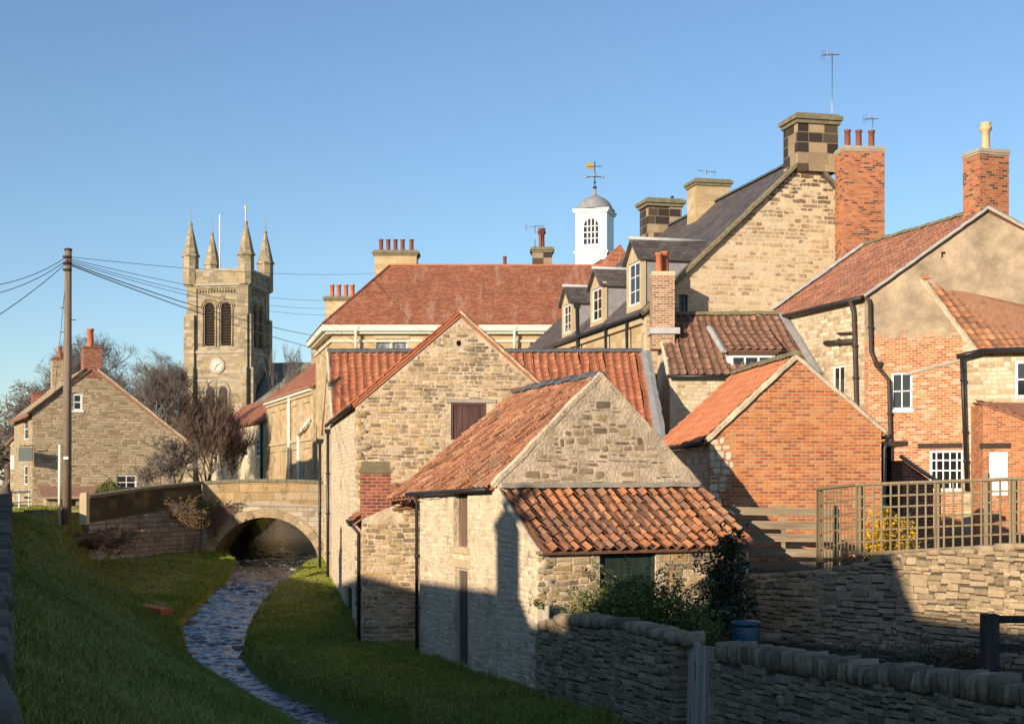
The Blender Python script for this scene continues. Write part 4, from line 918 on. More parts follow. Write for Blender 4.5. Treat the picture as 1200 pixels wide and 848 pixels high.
# lower tiled range
q0 = Vector((17.15, 55.2, 0)); g2 = Vector((1, -.5, 0)).normalized(); pl2 = Pl(q0, g2)
rw = pl2.rect(1189, 422, 1219, 466); cut = MB(); hole(cut, pl2, rw, .2)
w_ = MB(); back = Vector((.34, 1, 0)).normalized()
prof = [(0,-5), (0,5.0), (1.9,7.75), (5,7.9), (5,-5)]
w_.prism([q0+back*d+Vector((0,0,z)) for d, z in prof], [q0+g2*6+back*d+Vector((0,0,z)) for d, z in prof]); w_.build('lower_range_wall', 'house_stone', root, cut)
window(root, pl2, rw, 1, 2, .04, .11, .06)
t_ = MB(); E0 = W(1149,412,54.75); E1 = Vector((23.2, 51.9, 5.0)); R0 = W(1083,327,57.1); R1 = Vector((23.8, 56.2, 8.0))
tiles(t_, E0, E1, R1, R0, .31, .36, .045, .05, .01); t_.build('lower_range_roof', 'old_pantile', root)
fillet(root, W(1146,412,54.8), W(1082,327,57.1), .3, .08, 'mortar'); ridge(root, R0+Vector((-.1,0,.05)), R1+Vector((0,0,.05)), 'terracotta', .15, .45, .01)
gutter(root, W(1121,418,54.9), W(1152,411,54.55), .10); gutter(root, W(1150,411,54.5), E1+Vector((0,-.15,-.1)), .10)
pipe(root, [W(1127,420,54.9), W(1129,470,54.95), W(1133,575,54.95)], .075)
# little outshut with its own tiles, door below
q1 = W(1152, 500, 53.6); q1.z = 0; g3 = Vector((1, -.3, 0)).normalized(); pl3 = Pl(q1, g3)
rdr = pl3.rect(1158.5, 529, 1181, 580); cut = MB(); hole(cut, pl3, rdr, .12)
w_ = MB(); prof = [(0,-4), (0,1.9), (1.5,3.1), (1.5,-4)]
A_ = [q1+Vector((0,d,z)) for d, z in prof]; A_[1].z = 3.0; 
w_.prism([q1+Vector((0,0,-4)), q1+Vector((0,0,2.95)), q1+Vector((0,1.4,2.95)), q1+Vector((0,1.4,-4))], [q1+g3*4+Vector((0,0,-4)), q1+g3*4+Vector((0,0,1.5)), q1+g3*4+Vector((0,2.0,1.5)), q1+g3*4+Vector((0,2.0,-4))]); w_.build('outshut_wall', 'red_brick', root, cut)
t_ = MB(); tiles(t_, q1+Vector((-.1,-.05,3.05)), q1+g3*4.2+Vector((0,-.2,1.35)), q1+g3*4.4+Vector((0,2.4,3.1)), q1+Vector((.1,1.5,3.15)), .3, .3, .03, .03); t_.build('outshut_roof', 'weathered_pantile', root)
boards(root, pl3, rdr, 5, 'white_paint', 'door', rec=.05)
m_ = MB(); a, b_, c, d = pl3.rect(1148, 519, 1184, 526); pbox(m_, pl3, a, b_, d-.18, d, -.1, .06); m_.build('door_lintel', 'dark_wood', root)
# low brick porch in the dark gap beside the brick barn
root = thing('brick_lean_to', 'low brick lean-to with a shaded passage painted black between the brick barn and the rendered house', 'shed', (11.5, 46, -2))
pq = Fr(X(1058, 46), 46, -.1, 1); w_ = MB(); w_.prism([pq.p(0,0,-3), pq.p(1.0,0,-3), pq.p(1.0,0,.05), pq.p(0,0,.75)], [pq.p(0,1.5,-3), pq.p(1.0,1.5,-3), pq.p(1.0,1.5,.05), pq.p(0,1.5,.75)])
w_.build('wall', 'dark_brick', root); fillet(root, pq.p(-.1,-.1,.9), pq.p(1.1,-.1,.1), .2, .06, 'grey_trim', 'coping')
w_ = MB(); w_.fbox(pq, -1.3, -.01, 1.0, 1.3, -3, 1.2); w_.build('door', 'void', root); w_ = MB(); w_.fbox(pq, -.9, .12, -.15, 1.6, 1.2, 1.36); w_.build('roof', 'dark_wood', root)  # door: near-black box painting in the shade of the open passage

# ================================================================== TOWN HALL: hipped red roof, white cornice, cupola
root = thing('town_hall', 'large hall with hipped red tile roof, white cornice and white cupola behind the stone barns', 'hall', (-5, 98, -1.3))
A0, B0, C0, D0 = Vector((-11.4, 92, 0)), Vector((6, 92, 0)), Vector((6, 102.4, 0)), Vector((-13.85, 102.4, 0))
ze = 9.5
fl = (D0-A0).normalized()
plBf = Pl(A0, B0-A0); plBl = Pl(D0, A0-D0)
r1 = plBf.rect(441, 397, 458, 412); r2 = plBf.rect(460, 397, 477, 412); r3 = plBf.rect(621, 400, 641, 415)
cut = MB()
for rr in (r1, r2, r3): hole(cut, plBf, (rr[0], rr[1], rr[2]-.9, rr[3]), .25)
w_ = MB(); w_.prism([v+Vector((0,0,-2)) for v in (A0,B0,C0,D0)], [v+Vector((0,0,ze)) for v in (A0,B0,C0,D0)]); w_.build('wall', 'ashlar', root, cut)
for rr in (r1, r2, r3): window(root, plBf, (rr[0], rr[1], rr[2]-.9, rr[3]), 1, 2, .12, .08, .05, glass='curtained_pane', sill='stone_trim')
m_ = MB(); pbox(m_, plBf, r1[0]-.15, r2[1]+.15, r1[3]+.003, r1[3]+.25, -.1, .06); m_.build('window_head', 'stone_trim', root)
def ring(e, z0, z1):
    n1 = Vector((-fl.y, fl.x, 0)); 
    a = A0+Vector((-e*1.05, -e, 0)); b_ = B0+Vector((e, -e, 0)); c = C0+Vector((e, e, 0)); d = D0+Vector((-e*1.3, e, 0))
    return [v+Vector((0,0,z0)) for v in (a,b_,c,d)], [v+Vector((0,0,z1)) for v in (a,b_,c,d)]
m_ = MB(); m_.prism(*ring(.10, 9.0, 9.12)); m_.prism(*ring(.36, 9.5, 9.66)); m_.prism(*ring(.55, 9.66, 10.05)); m_.build('cornice', 'cream_paint', root)
a, b_, c, d = ring(.62, 10.06, 10.06)[0]; rl = Vector((-8.3, 98.6, 14.85)); rr_ = Vector((6.5, 98.6, 14.85))
t_ = MB(); t_.face([a, b_, rr_, rl]); t_.face([d, a, rl]); t_.face([c, d, rl, rr_]); t_.face([b_, c, rr_]); t_.face([d, c, b_, a]); t_.build('roof', 'plain_tiles', root)
ridge(root, rl+Vector((0,0,.02)), rr_, 'terracotta', .14, .5, .005); ridge(root, a+Vector((.1,.1,.05)), rl+Vector((0,0,.02)), 'dark_terracotta', .12, .5, .005, 'hip_tiles')
for px in (418, 603): u = plBf.hit(px, 400)[0]; pipe(root, [plBf.p(u, 9.7, .5), plBf.p(u, 8.6, .4), plBf.p(u, 8.3, .14), plBf.p(u, 0, .14)], .09, 'cream_paint', hopper=.16)
cf = Fr(0, 99.5, 0, 1)
chimney(root, cf, X(438.5,99.5), X(488,99.5), .2, 1.8, 12.5, 16.05, 'ashlar', 'mossy_stone', .16, .35, pots=[(X(p,99.5), 1.0, 1.05) for p in (445, 453.5, 462, 470.5, 481)], potmat='dark_terracotta')
cf2 = Fr(0, 101, 0, 1)
chimney(root, cf2, X(381,101), X(412,101), 0, 1.8, 9.5, 13.05, 'ashlar', 'mossy_stone', .16, .3, pots=[(X(p,101), .8, 1.1) for p in (387.5, 395.5, 404, 412-.5)], potmat='terracotta')
chimney(root, Fr(0,100.5,0,1), X(624,100.5), X(647,100.5), 0, 1.4, 13.5, 16.4, 'dark_ashlar', 'mossy_stone', .16, .35, pots=[(X(635,100.5), .7, 1.25, 'fancy')], potmat='dark_terracotta')
chimney(root, Fr(0,101,0,1), X(589,101), X(594,101), 0, .3, 14.0, 15.1, 'ashlar', 'grey_trim', .02, .1, pots=[(X(591.5,101), .15, .9)], potmat='dark_terracotta')
aerial(root, (X(627,100.5), 100.4, 16.3), 1.6, L=1.3, ang=.3, s=1.5)
# rear wing roof and the cupola
t_ = MB(); ap = W(727, 286, 103); t_.prism([W(684,330,103), W(755,330,103), ap], [W(684,330,103)+Vector((-2,16,0)), W(755,330,103)+Vector((-2,16,0)), ap+Vector((-2,16,0))]); t_.build('wing_roof', 'plain_tiles', root)
slabm = MB(); slab(slabm, W(682,318,102.6), W(748,322,102.4), ap+Vector((.1,5,0)), ap+Vector((-.6,5,.02))); slabm.build('wing_hip', 'plain_tiles', root)
cx, cy = X(697, 108), 108; cr = Fr(cx, cy, .3, 1)
s0 = 1.18
plc = Pl(cr.p(-s0, -s0), cr.a); pll = Pl(cr.p(-s0, s0), -cr.b)
def archcut(cuts, pl, uc, w, z0, zs, depth, n=10):
    """round headed opening: half width w, springing at zs"""
    o = [(uc-w, z0), (uc+w, z0)]+[(uc+w*math.cos(math.pi*k/n), zs+w*math.sin(math.pi*k/n)) for k in range(n+1)]
    cuts.prism([pl.p(u, z, .3) for u, z in o], [pl.p(u, z, -depth) for u, z in o])
cut = MB(); archcut(cut, plc, s0, .56, 17.6, 19.0, .12); archcut(cut, pll, s0, .50, 17.6, 19.0, .10)
w_ = MB(); w_.fbox(cr, -s0, s0, -s0, s0, 14.0, 20.15); cup = w_.build('cupola', 'white_paint', root, cut)
m_ = MB(); m_.fbox(cr, -s0-.10, s0+.10, -s0-.10, s0+.10, 17.0, 17.18); m_.fbox(cr, -s0-.12, s0+.12, -s0-.12, s0+.12, 20.0, 20.15); m_.fbox(cr, -s0-.2, s0+.2, -s0-.2, s0+.2, 20.15, 20.28)
m_.build('cupola_cornice', 'white_paint', cup)
g_ = MB(); o = [(s0-.55, 17.62), (s0+.55, 17.62)]+[(s0+.55*math.cos(math.pi*k/10), 19.0+.55*math.sin(math.pi*k/10)) for k in range(11)]
g_.prism([plc.p(u, z, -.09) for u, z in o], [plc.p(u, z, -.11) for u, z in o]); g_.build('arched_pane', 'glass_pane', cup)
m_ = MB()
for i in range(1, 4): u = s0-.56+1.12*i/4; pbox(m_, plc, u-.035, u+.035, 17.6, 19.0+math.sqrt(max(0,.56**2-(u-s0)**2)), -.085, -.04)
for z in (17.65, 18.1, 18.55, 19.0): pbox(m_, plc, s0-.56, s0+.56, z-.03, z+.03, -.088, -.045)
m_.build('glazing_bars', 'white_paint', cup)
m_ = MB(); m_.lathe(cr.p(0,0,20.28), [(s0+.34,0), (s0+.24,.05), (s0+.12,.3), (s0-.08,.62), (s0-.42,.92), (.30,1.14), (.12,1.3), (.08,1.9), (.0,1.95)], 20); m_.build('lead_dome', 'lead', cup)
m_ = MB(); t0 = cr.p(0,0,21.5); m_.tube([t0, t0+Vector((0,0,2.5))], .035, 6)
for zz, rr in ((.55,.15), (.95,.10)): m_.lathe(t0+Vector((0,0,zz-rr)), [(0,0), (rr*.8,rr*.4), (rr,rr), (rr*.8,rr*1.6), (0,rr*2)], 8)
for d in ((1,0), (0,1)): v = Vector((d[0], d[1], 0))*.62; m_.tube([t0+Vector((0,0,1.35))-v, t0+Vector((0,0,1.35))+v], .03, 5)
m_.bar(t0+Vector((-.55,0,2.1)), t0+Vector((.55,0,2.15)), .03, .05); m_.build('weathervane', 'black_iron', cup)
m_ = MB(); m_.prism([t0+Vector(v) for v in ((-.62,0,1.95), (-.10,0,1.95), (-.14,0,2.4), (-.62,0,2.4))], [t0+Vector(v)+Vector((0,.05,0)) for v in ((-.62,0,1.95), (-.10,0,1.95), (-.14,0,2.4), (-.62,0,2.4))])
for v in ((-.62,0), (.62,0), (0,-.62)): m_.lathe(t0+Vector((v[0], v[1], 1.25)), [(0,0), (.08,.04), (.1,.1), (.08,.16), (0,.2)], 6)
m_.build('gilded_vane', 'gold', cup)

# ================================================================== SANDSTONE BLOCK and WHITE COTTAGE further up the stream
def along(px0, D0_, px1, D1_): a = Vector((X(px0,D0_), D0_, 0)); b_ = Vector((X(px1,D1_), D1_, 0)); return a, b_
a, b_ = along(367, 102.5, 312, 122)
root = thing('sandstone_block', 'golden sandstone building with plain pilasters, white drainpipes and red roof, beyond the bridge', 'building', (a.x, a.y, -1.3))
cfm = Fr(a.x, a.y, b_.x-a.x, b_.y-a.y); L = (b_-a).length; w_ = MB(); poly = [(0,-3.6), (9,-3.6), (9,6.9), (4.5,10.4), (0,6.9)]
pc = Pl(cfm.p(0, L), -cfm.b); cut = MB()
panels = []
for k in range(4):
    for (z0_, z1_) in ((3.6, 5.9), (-.6, 2.6)): panels.append((1.8+k*5.0, 4.4+k*5.0, z0_, z1_))
for q_ in panels: hole(cut, pc, q_, .10)
w_.prism([cfm.p(x,0,z) for x, z in poly], [cfm.p(x,L,z) for x, z in poly]); w_.build('wall', 'ashlar', root, cut)
for z in (3.1, 6.35): m_ = MB(); pbox(m_, pc, 0, L, z, z+.22, -.02, .12); m_.build('string_course', 'stone_trim', root)
for k in range(4): m_ = MB(); pbox(m_, pc, .6+k*5.0, 1.1+k*5.0, -1.5, 3.1, -.02, .08); m_.build('pilaster', 'stone_trim', root)
m_ = MB(); pbox(m_, pc, 0, L, 6.6, 6.92, .0, .28); m_.build('eaves_board', 'cream_paint', root)
t_ = MB(); slab(t_, cfm.p(-.35,-.2,6.85), cfm.p(-.35,L+.2,6.85), cfm.p(4.5,L+.2,10.6), cfm.p(4.5,-.2,10.6), .15); slab(t_, cfm.p(9.3,-.2,6.85), cfm.p(9.3,L+.2,6.85), cfm.p(4.5,L+.2,10.6), cfm.p(4.5,-.2,10.6), .15); t_.build('roof', 'plain_tiles', root)
for px in (341, 352):
    u = pc.hit(px, 500)[0]; zt = 6.6 if px == 341 else 3.6
    pipe(root, [pc.p(u, zt, .16), pc.p(u, -1.5, .16)]+([] if px == 341 else []), .10, 'white_paint')
u = pc.hit(352, 500)[0]; pipe(root, [pc.p(u, 3.6, .16), pc.p(u+4.4, 4.6, .16)], .10, 'white_paint', 'branch_pipe')
a, b_ = along(312, 123, 249, 147)
root = thing('white_cottage', 'pale washed cottage with three white windows and a brown roof, last building beyond the bridge', 'cottage', (a.x, a.y, -1.3))
dfm = Fr(a.x, a.y, b_.x-a.x, b_.y-a.y); L = (b_-a).length; poly = [(0,-3), (7,-3), (7,5.4), (3.5,7.9), (0,5.4)]
pd = Pl(dfm.p(0, L), -dfm.b); cut = MB(); wr_ = [pd.rect(x0, 513, x1, 535) for x0, x1 in ((256.5,263.5), (282.5,290), (299.5,307))]
for q_ in wr_: hole(cut, pd, q_, .15)
w_ = MB(); w_.prism([dfm.p(x,0,z) for x, z in poly], [dfm.p(x,L,z) for x, z in poly]); w_.build('wall', 'pale_render', root, cut)
for q_ in wr_: window(root, pd, q_, 2, 3, .05, .14, .06, sill='white_paint')
t_ = MB(); slab(t_, dfm.p(-.4,-.2,5.35), dfm.p(-.4,L+.2,5.35), dfm.p(3.5,L+.2,8.1), dfm.p(3.5,-.2,8.1), .15); slab(t_, dfm.p(7.4,-.2,5.35), dfm.p(7.4,L+.2,5.35), dfm.p(3.5,L+.2,8.1), dfm.p(3.5,-.2,8.1), .15); t_.build('roof', 'plain_tiles', root)
pipe(root, [pd.p(L-1.0, 5.2, .2), pd.p(L-1.0, -1.3, .2)], .12)

# ================================================================== CHURCH
root = thing('church', 'weathered stone church tower with four pinnacles, twin belfry openings and a small clock', 'church', (-34, 168, -1.3))
ct = Fr(-37.0, 165, .167, 1); T = 7.3; ZT = 23.6
pf = Pl(ct.p(0,0), ct.a); pr = Pl(ct.p(T,0), ct.b)
cut = MB(); cut2 = MB()
for pl_ in (pf, pr):
    pbox(cut, pl_, T*.16, T*.84, 15.2, 22.2, .3, -.16)                  # recessed panel between the buttress strips
for pl_ in (pf, pr):
    for s in (-1, 1): archcut(cut, pl_, T*.5+s*.98, .60, 15.7, 20.0, .75)
w_ = MB(); w_.fbox(ct, 0, T, 0, T, -2, ZT)
tower = w_.build('tower', 'church_stone', root, cut)
m_ = MB()
for pl_ in (pf, pr): pbox(m_, pl_, T*.2, T*.8, 15.6, 20.8, -.74, -.72)
m_.build('belfry_darkness', 'void', tower)
lv = MB(); arch = MB()
for pl_ in (pf, pr):
    for s in (-1, 1):
        uc = T*.5+s*.98
        for k in range(15):
            z = 15.85+k*.32; hw = .6 if z < 20 else math.sqrt(max(.01, .6**2-(z-20)**2))
            lv.prism([pl_.p(uc-hw, z, -.30), pl_.p(uc+hw, z, -.30), pl_.p(uc+hw, z+.05, -.30), pl_.p(uc-hw, z+.05, -.30)], [pl_.p(uc-hw, z+.2, -.52), pl_.p(uc+hw, z+.2, -.52), pl_.p(uc+hw, z+.25, -.52), pl_.p(uc-hw, z+.25, -.52)])
        for rr in (.78, 1.0):
            pts = [pl_.p(uc-rr, 15.6, -.1)]+[pl_.p(uc-rr*math.cos(math.pi*k/10), 20.0+rr*math.sin(math.pi*k/10), -.1) for k in range(11)]+[pl_.p(uc+rr, 15.6, -.1)]
            if rr > .9: pts = pts[1:-1]
            arch.tube(pts, .075, 5)
    for k in range(13): pbox(arch, pl_, T*.19+k*.34, T*.19+k*.34+.17, 21.75, 22.05, -.16, .0)
lv.build('louvres', 'dark_wood', tower); arch.build('arch_mouldings', 'church_stone', tower)
for z, e in ((14.8,.14), (11.6,.06), (22.45,.18), (24.1,.12)): m_ = MB(); m_.fbox(ct, -e, T+e, -e, T+e, z, z+.28); m_.build('string_course', 'grey_trim', tower)
m_ = MB(); m_.fbox(ct, -.08, T+.08, -.08, T+.08, 22.7, 24.1)
m_.build('parapet', 'church_stone', tower)
m_ = MB()
for ca, cb_ in ((0,0), (T,0), (0,T), (T,T)):
    sa = -1 if ca == 0 else 1; sb = -1 if cb_ == 0 else 1
    for (z0_, z1_, pj) in ((-2, 13.2, .62), (13.2, 19.2, .36)):
        a0, a1 = sorted((ca-sa*1.0, ca+sa*pj)); b0, b1 = sorted((cb_-sb*.95, cb_+sb*.02)); m_.fbox(ct, a0, a1, b0, b1, z0_, z1_)
        a0, a1 = sorted((ca-sa*1.0, ca+sa*.02)); b0, b1 = sorted((cb_-sb*.9, cb_+sb*pj)); m_.fbox(ct, a0, a1, b0+.003, b1, z0_, z1_-.003)
m_.build('buttresses', 'church_stone', tower)
for ca, cb_ in ((.35,.35), (T-.35,.35), (.35,T-.35), (T-.35,T-.35)):
    m_ = MB(); c = ct.p(ca, cb_, 22.6); m_.lathe(c, [(.90,0), (.90,3.2), (1.05,3.25), (1.05,3.45), (.92,3.5), (.52,5.3), (.16,6.8), (.22,6.9), (.22,7.05), (.05,7.2), (.03,8.9), (0,8.9)], 8)
    o = m_.build('pinnacle', 'church_stone', tower); 
    for p_ in o.data.polygons: p_.use_smooth = False
m_ = MB(); m_.tube([ct.p(3.0,2.5,23.5), ct.p(3.0,2.5,31)], .09, 6); m_.build('flagpole', 'white_paint', tower)
m_ = MB(); m_.tube([ct.p(5.2,5,23.5), ct.p(5.2,5,32.0)], .05, 6); m_.build('flagpole', 'white_paint', tower)
m_ = MB(); m_.box(*sum(([c_-.13, c_+.13] for c_ in ct.p(5.2,5)[:2]), []), 32.0, 32.4); m_.build('gilded_vane', 'gold', tower)
# clock
m_ = MB(); c = pf.p(T*.5, 13.4, .04)
def disc(mb, c, u, n, r, t, k=28): mb.prism([c+u*(r*math.cos(2*math.pi*i/k))+Vector((0,0,r*math.sin(2*math.pi*i/k))) for i in range(k)], [c+n*t+u*(r*math.cos(2*math.pi*i/k))+Vector((0,0,r*math.sin(2*math.pi*i/k))) for i in range(k)])
disc(m_, c, pf.u, pf.n, .92, .1); m_.build('clock_surround', 'grey_trim', tower)
m_ = MB(); disc(m_, c+pf.n*.1, pf.u, pf.n, .74, .05); ck = m_.build('clock_face', 'weathered_dial', tower)
m_ = MB()
for k in range(12): t = math.pi*k/6; v = pf.u*math.sin(t)+Vector((0,0,math.cos(t))); m_.bar(c+pf.n*.16+v*.54, c+pf.n*.16+v*.68, .06, .02, up=tuple(pf.n))
for t, l in ((.9,.45), (3.6,.62)): v = pf.u*math.sin(t)+Vector((0,0,math.cos(t))); m_.bar(c+pf.n*.18-v*.1, c+pf.n*.18+v*l, .06, .02, up=tuple(pf.n))
m_.build('clock_marks', 'black_iron', ck)
# lower twin window
for s in (-1, 1):
    m_ = MB(); uc = T*.5+s*.75; o = [(uc-.45, 7.4), (uc+.45, 7.4)]+[(uc+.45*math.cos(math.pi*k/8), 10.4+.62*math.sin(math.pi*k/8)) for k in range(9)]
    m_.prism([pf.p(u, z, .012) for u, z in o], [pf.p(u, z, .035) for u, z in o]); m_.build('window', 'dark_wood', tower)
m_ = MB()
for s in (-1, 1):
    uc = T*.5+s*.75; m_.tube([pf.p(uc-.6, 7.3, .05)]+[pf.p(uc-.6*math.cos(math.pi*k/8), 10.4+.8*math.sin(math.pi*k/8), .05) for k in range(9)]+[pf.p(uc+.6, 7.3, .05)], .08, 5)
m_.tube([pf.p(T*.5-1.5*math.cos(math.pi*k/10), 10.2+1.7*math.sin(math.pi*k/10), .05) for k in range(11)], .09, 5)
m_.build('window_mouldings', 'grey_trim', tower)
# nave
w_ = MB(); nv = [(-3.2,-2), (-3.2,3.5), (T/2+.2,10.6), (T+3.5,3.5), (T+3.5,-2)]
w_.prism([ct.p(x+5.5,T+.0,z) for x, z in nv], [ct.p(x+5.5,T+26,z) for x, z in nv]); w_.build('nave_wall', 'church_stone', root)
t_ = MB(); slab(t_, ct.p(2.0,T,3.2), ct.p(2.0,T+26,3.2), ct.p(T/2+5.7,T+26,11.0), ct.p(T/2+5.7,T,11.0), .2); slab(t_, ct.p(T+9.3,T,3.2), ct.p(T+9.3,T+26,3.2), ct.p(T/2+5.7,T+26,11.0), ct.p(T/2+5.7,T,11.0), .2); t_.build('nave_roof', 'church_slate', root)
t_ = MB(); q_ = [(T+.01,5,10.9), (T+9,5,10.9), (T+9,1.5,3.0), (T+.01,1.5,3.0)]
slab(t_, ct.p(T+.65,-1.6,8.0), ct.p(T+14,-1.6,8.0), ct.p(T+13,7.5,14.3), ct.p(T+.05,7.5,14.3), .2); slab(t_, ct.p(T+.02,16.6,8), ct.p(T+14,16.6,8), ct.p(T+13,7.5,14.3), ct.p(T+.05,7.5,14.3), .2); t_.build('transept_roof', 'church_slate', root)
w_ = MB(); w_.prism([ct.p(T+.65,b__,z) for b__, z in ((-1.4,-2), (-1.4,7.8), (7.5,13.9), (16.4,7.8), (16.4,-2))], [ct.p(T+12.9,b__,z) for b__, z in ((-1.4,-2), (-1.4,7.8), (7.5,13.9), (16.4,7.8), (16.4,-2))]); w_.build('transept_wall', 'church_stone', root)
chimney(root, ct, T+5.2, T+6.0, 7, 8, 12, 15.6, 'church_stone', 'grey_trim', .1, .3)

# ================================================================== GABLED COTTAGE on the left
gf = Fr(-28.1, 85, -.45, 1)
root = thing('gable_cottage', 'broad stone cottage end with a brick chimney, beyond the telegraph pole at the left', 'cottage', (-28, 85, -1.3))
poly = [(0,-2), (8.8,-2), (8.8,2.75), (3.9,6.8), (2.85,6.8), (0,4.35)]
pg = Pl(gf.p(0,0), gf.a); pgl = Pl(gf.p(0,11), -gf.b)
r1 = pg.rect(85, 461, 96.5, 481); r2 = pg.rect(136.5, 556, 160, 574); r3 = [pgl.rect(x0, y0, x1, y1) for x0, y0, x1, y1 in ((27, 490, 33, 515), (27, 545, 32, 568))]
cut = MB(); hole(cut, pg, r1, .12); hole(cut, pg, r2, .15)
for q_ in r3: hole(cut, pgl, q_, .15)
w_ = MB(); w_.prism([gf.p(x,0,z) for x, z in poly], [gf.p(x,11,z) for x, z in poly]); w_.build('wall', 'cottage_stone', root, cut)
window(root, pg, r1, 1, 2, .04, .11, .07, sill='white_paint'); window(root, pg, r2, 2, 2, .06, .09, .05, sill='white_paint')
for q_ in r3: window(root, pgl, q_, 1, 2, .06, .08, .05)
t_ = MB(); slab(t_, gf.p(-.45,-.1,4.0), gf.p(-.45,11,4.0), gf.p(3.35,11,7.0), gf.p(3.35,-.1,7.0), .14); slab(t_, gf.p(9.1,-.1,2.55), gf.p(9.1,11,2.55), gf.p(3.35,11,7.0), gf.p(3.35,-.1,7.0), .14); t_.build('roof', 'brown_pantile', root)
fillet(root, gf.p(-.3,-.12,4.1), gf.p(3.0,-.12,6.85), .12, .06, 'dark_wood'); fillet(root, gf.p(8.95,-.12,2.7), gf.p(3.7,-.12,6.85), .22, .08, 'mortar')
chimney(root, gf, 2.9, 3.95, -.02, 1.1, 6.3, 8.15, 'dark_brick', 'dark_terracotta', .02, .10, pots=[(3.35,.4,1.35)])
chimney(root, gf, 2.2, 3.2, 9.2, 10.2, 6, 8.2, 'cottage_stone', 'dark_terracotta', .02, .12, pots=[(2.7,9.6,.95)])
chimney(root, gf, 1.0, 1.9, 9.5, 10.4, 4, 5.9, 'dark_brick', 'dark_terracotta', .02, .12)
w_ = MB(); w_.fbox(gf, .6, 4.6, -1.6, -.003, -2, -.75); w_.build('porch', 'cottage_stone', root)
for x0_, x1_ in ((1.2, 2.2), (3.0, 4.2)): m_ = MB(); m_.fbox(gf, x0_, x1_, -1.63, -1.5, -1.9, -.95); m_.build('porch_opening_shade', 'void', root)  # solid black boxes paint in the shade of the porch openings
t_ = MB(); slab(t_, gf.p(.3,-1.9,-.78), gf.p(4.9,-1.9,-.78), gf.p(4.9,-.01,-.15), gf.p(.3,-.01,-.15), .08); t_.build('porch_roof', 'brown_pantile', root)
m_ = MB(); m_.tube([gf.p(5.0,-.06,-.2), gf.p(6.9,-.06,-.2), gf.p(6.9,-.06,-1.5)], .035, 6); m_.build('drainpipe', 'black_iron', root)
m_ = MB(); m_.bar(W(30,532,84.2)+Vector((-.40,0,0)), W(30,532,84.2)+Vector((.40,0,0)), .06, .80); so = m_.build('hanging_sign', 'grey_plastic', root)
m_ = MB(); m_.tube([W(24,522,84.2), W(40,522,84.6)], .03, 5); m_.build('sign_bracket', 'black_iron', so)
root = thing('far_cottage', 'small pale gabled cottage partly hidden behind the broad cottage at the left edge', 'cottage', (-35, 100, -1.3))
hf = Fr(X(12,100), 100, -.3, 1); w_ = MB(); w_.prism([hf.p(x,0,z) for x, z in ((0,-2), (3.4,-2), (3.4,4.6), (1.8,4.8), (0,3.0))], [hf.p(x,6,z) for x, z in ((0,-2), (3.4,-2), (3.4,4.6), (1.8,4.8), (0,3.0))]); w_.build('wall', 'house_stone', root)
t_ = MB(); slab(t_, hf.p(-.3,-.1,2.8), hf.p(-.3,6,2.8), hf.p(1.8,6,5.0), hf.p(1.8,-.1,5.0), .12); t_.build('roof', 'brown_pantile', root)
m_ = MB(); m_.fbox(hf, .0, 1.2, -.06, -.003, 1.0, 2.0); m_.build('white_band', 'white_paint', root)

# ================================================================== BRIDGE over the stream
root = thing('stone_bridge', 'single arch stone bridge with ochre parapet crossing the stream', 'bridge', (-12, 70, -3.6))
xl, xr = X(237,70), -8.6; ax0, ax1 = X(247.5,70), X(374.5,70); zs = -3.75; crown = -1.60; half = (ax1-ax0)/2; cxx = (ax0+ax1)/2; rise = crown-zs; Rr = (half*half+rise*rise)/(2*rise); cz = crown-Rr; th = math.asin(half/Rr)
arc = lambda e, n=24: [(cxx+(Rr+e)*math.sin(t), cz+(Rr+e)*math.cos(t)) for t in [-th+2*th*i/n for i in range(n+1)]]
topz = lambda x: .10-.012*(x-cxx)**2
xsx = [xl+(xr-xl)*i/14 for i in range(15)]
w_ = MB(); ar = arc(0)
outl = [(xl,-5.2), (ax0,-5.2)]+ar+[(ax1,-5.2), (xr,-5.2)]+[(x, topz(x)-1.15) for x in xsx[::-1]]
for i in range(len(ar)-1):                            # spandrel strips above the arch
    (x0,z0_), (x1,z1_) = ar[i], ar[i+1]
    w_.prism([(x0,70,z0_), (x1,70,z1_), (x1,70,topz(x1)-1.15), (x0,70,topz(x0)-1.15)], [(x0,74,z0_), (x1,74,z1_), (x1,74,topz(x1)-1.15), (x0,74,topz(x0)-1.15)])
for (x0,x1) in ((xl,ax0), (ax1,xr)): w_.prism([(x0,70,-5.3), (x1,70,-5.3), (x1,70,topz(x1)-1.15), (x0,70,topz(x0)-1.15)], [(x0,74,-5.3), (x1,74,-5.3), (x1,74,topz(x1)-1.15), (x0,74,topz(x0)-1.15)])
w_.build('spandrel_wall', 'bridge_stone', root)
v_ = MB(); n_ = 21; A1 = arc(.0, n_); A2 = arc(.42, n_)
for i in range(n_):
    g = .0; y0 = 69.95-random.uniform(0,.012); v_.prism([(A1[i][0],y0,A1[i][1]+.002), (A1[i+1][0],y0,A1[i+1][1]+.002), (A2[i+1][0],y0,A2[i+1][1]), (A2[i][0],y0,A2[i][1])], [(A1[i][0],70.2,A1[i][1]+.002), (A1[i+1][0],70.2,A1[i+1][1]+.002), (A2[i+1][0],70.2,A2[i+1][1]), (A2[i][0],70.2,A2[i][1])], random.random())
v_.build('arch_stones', 'pale_wall_stone', root)
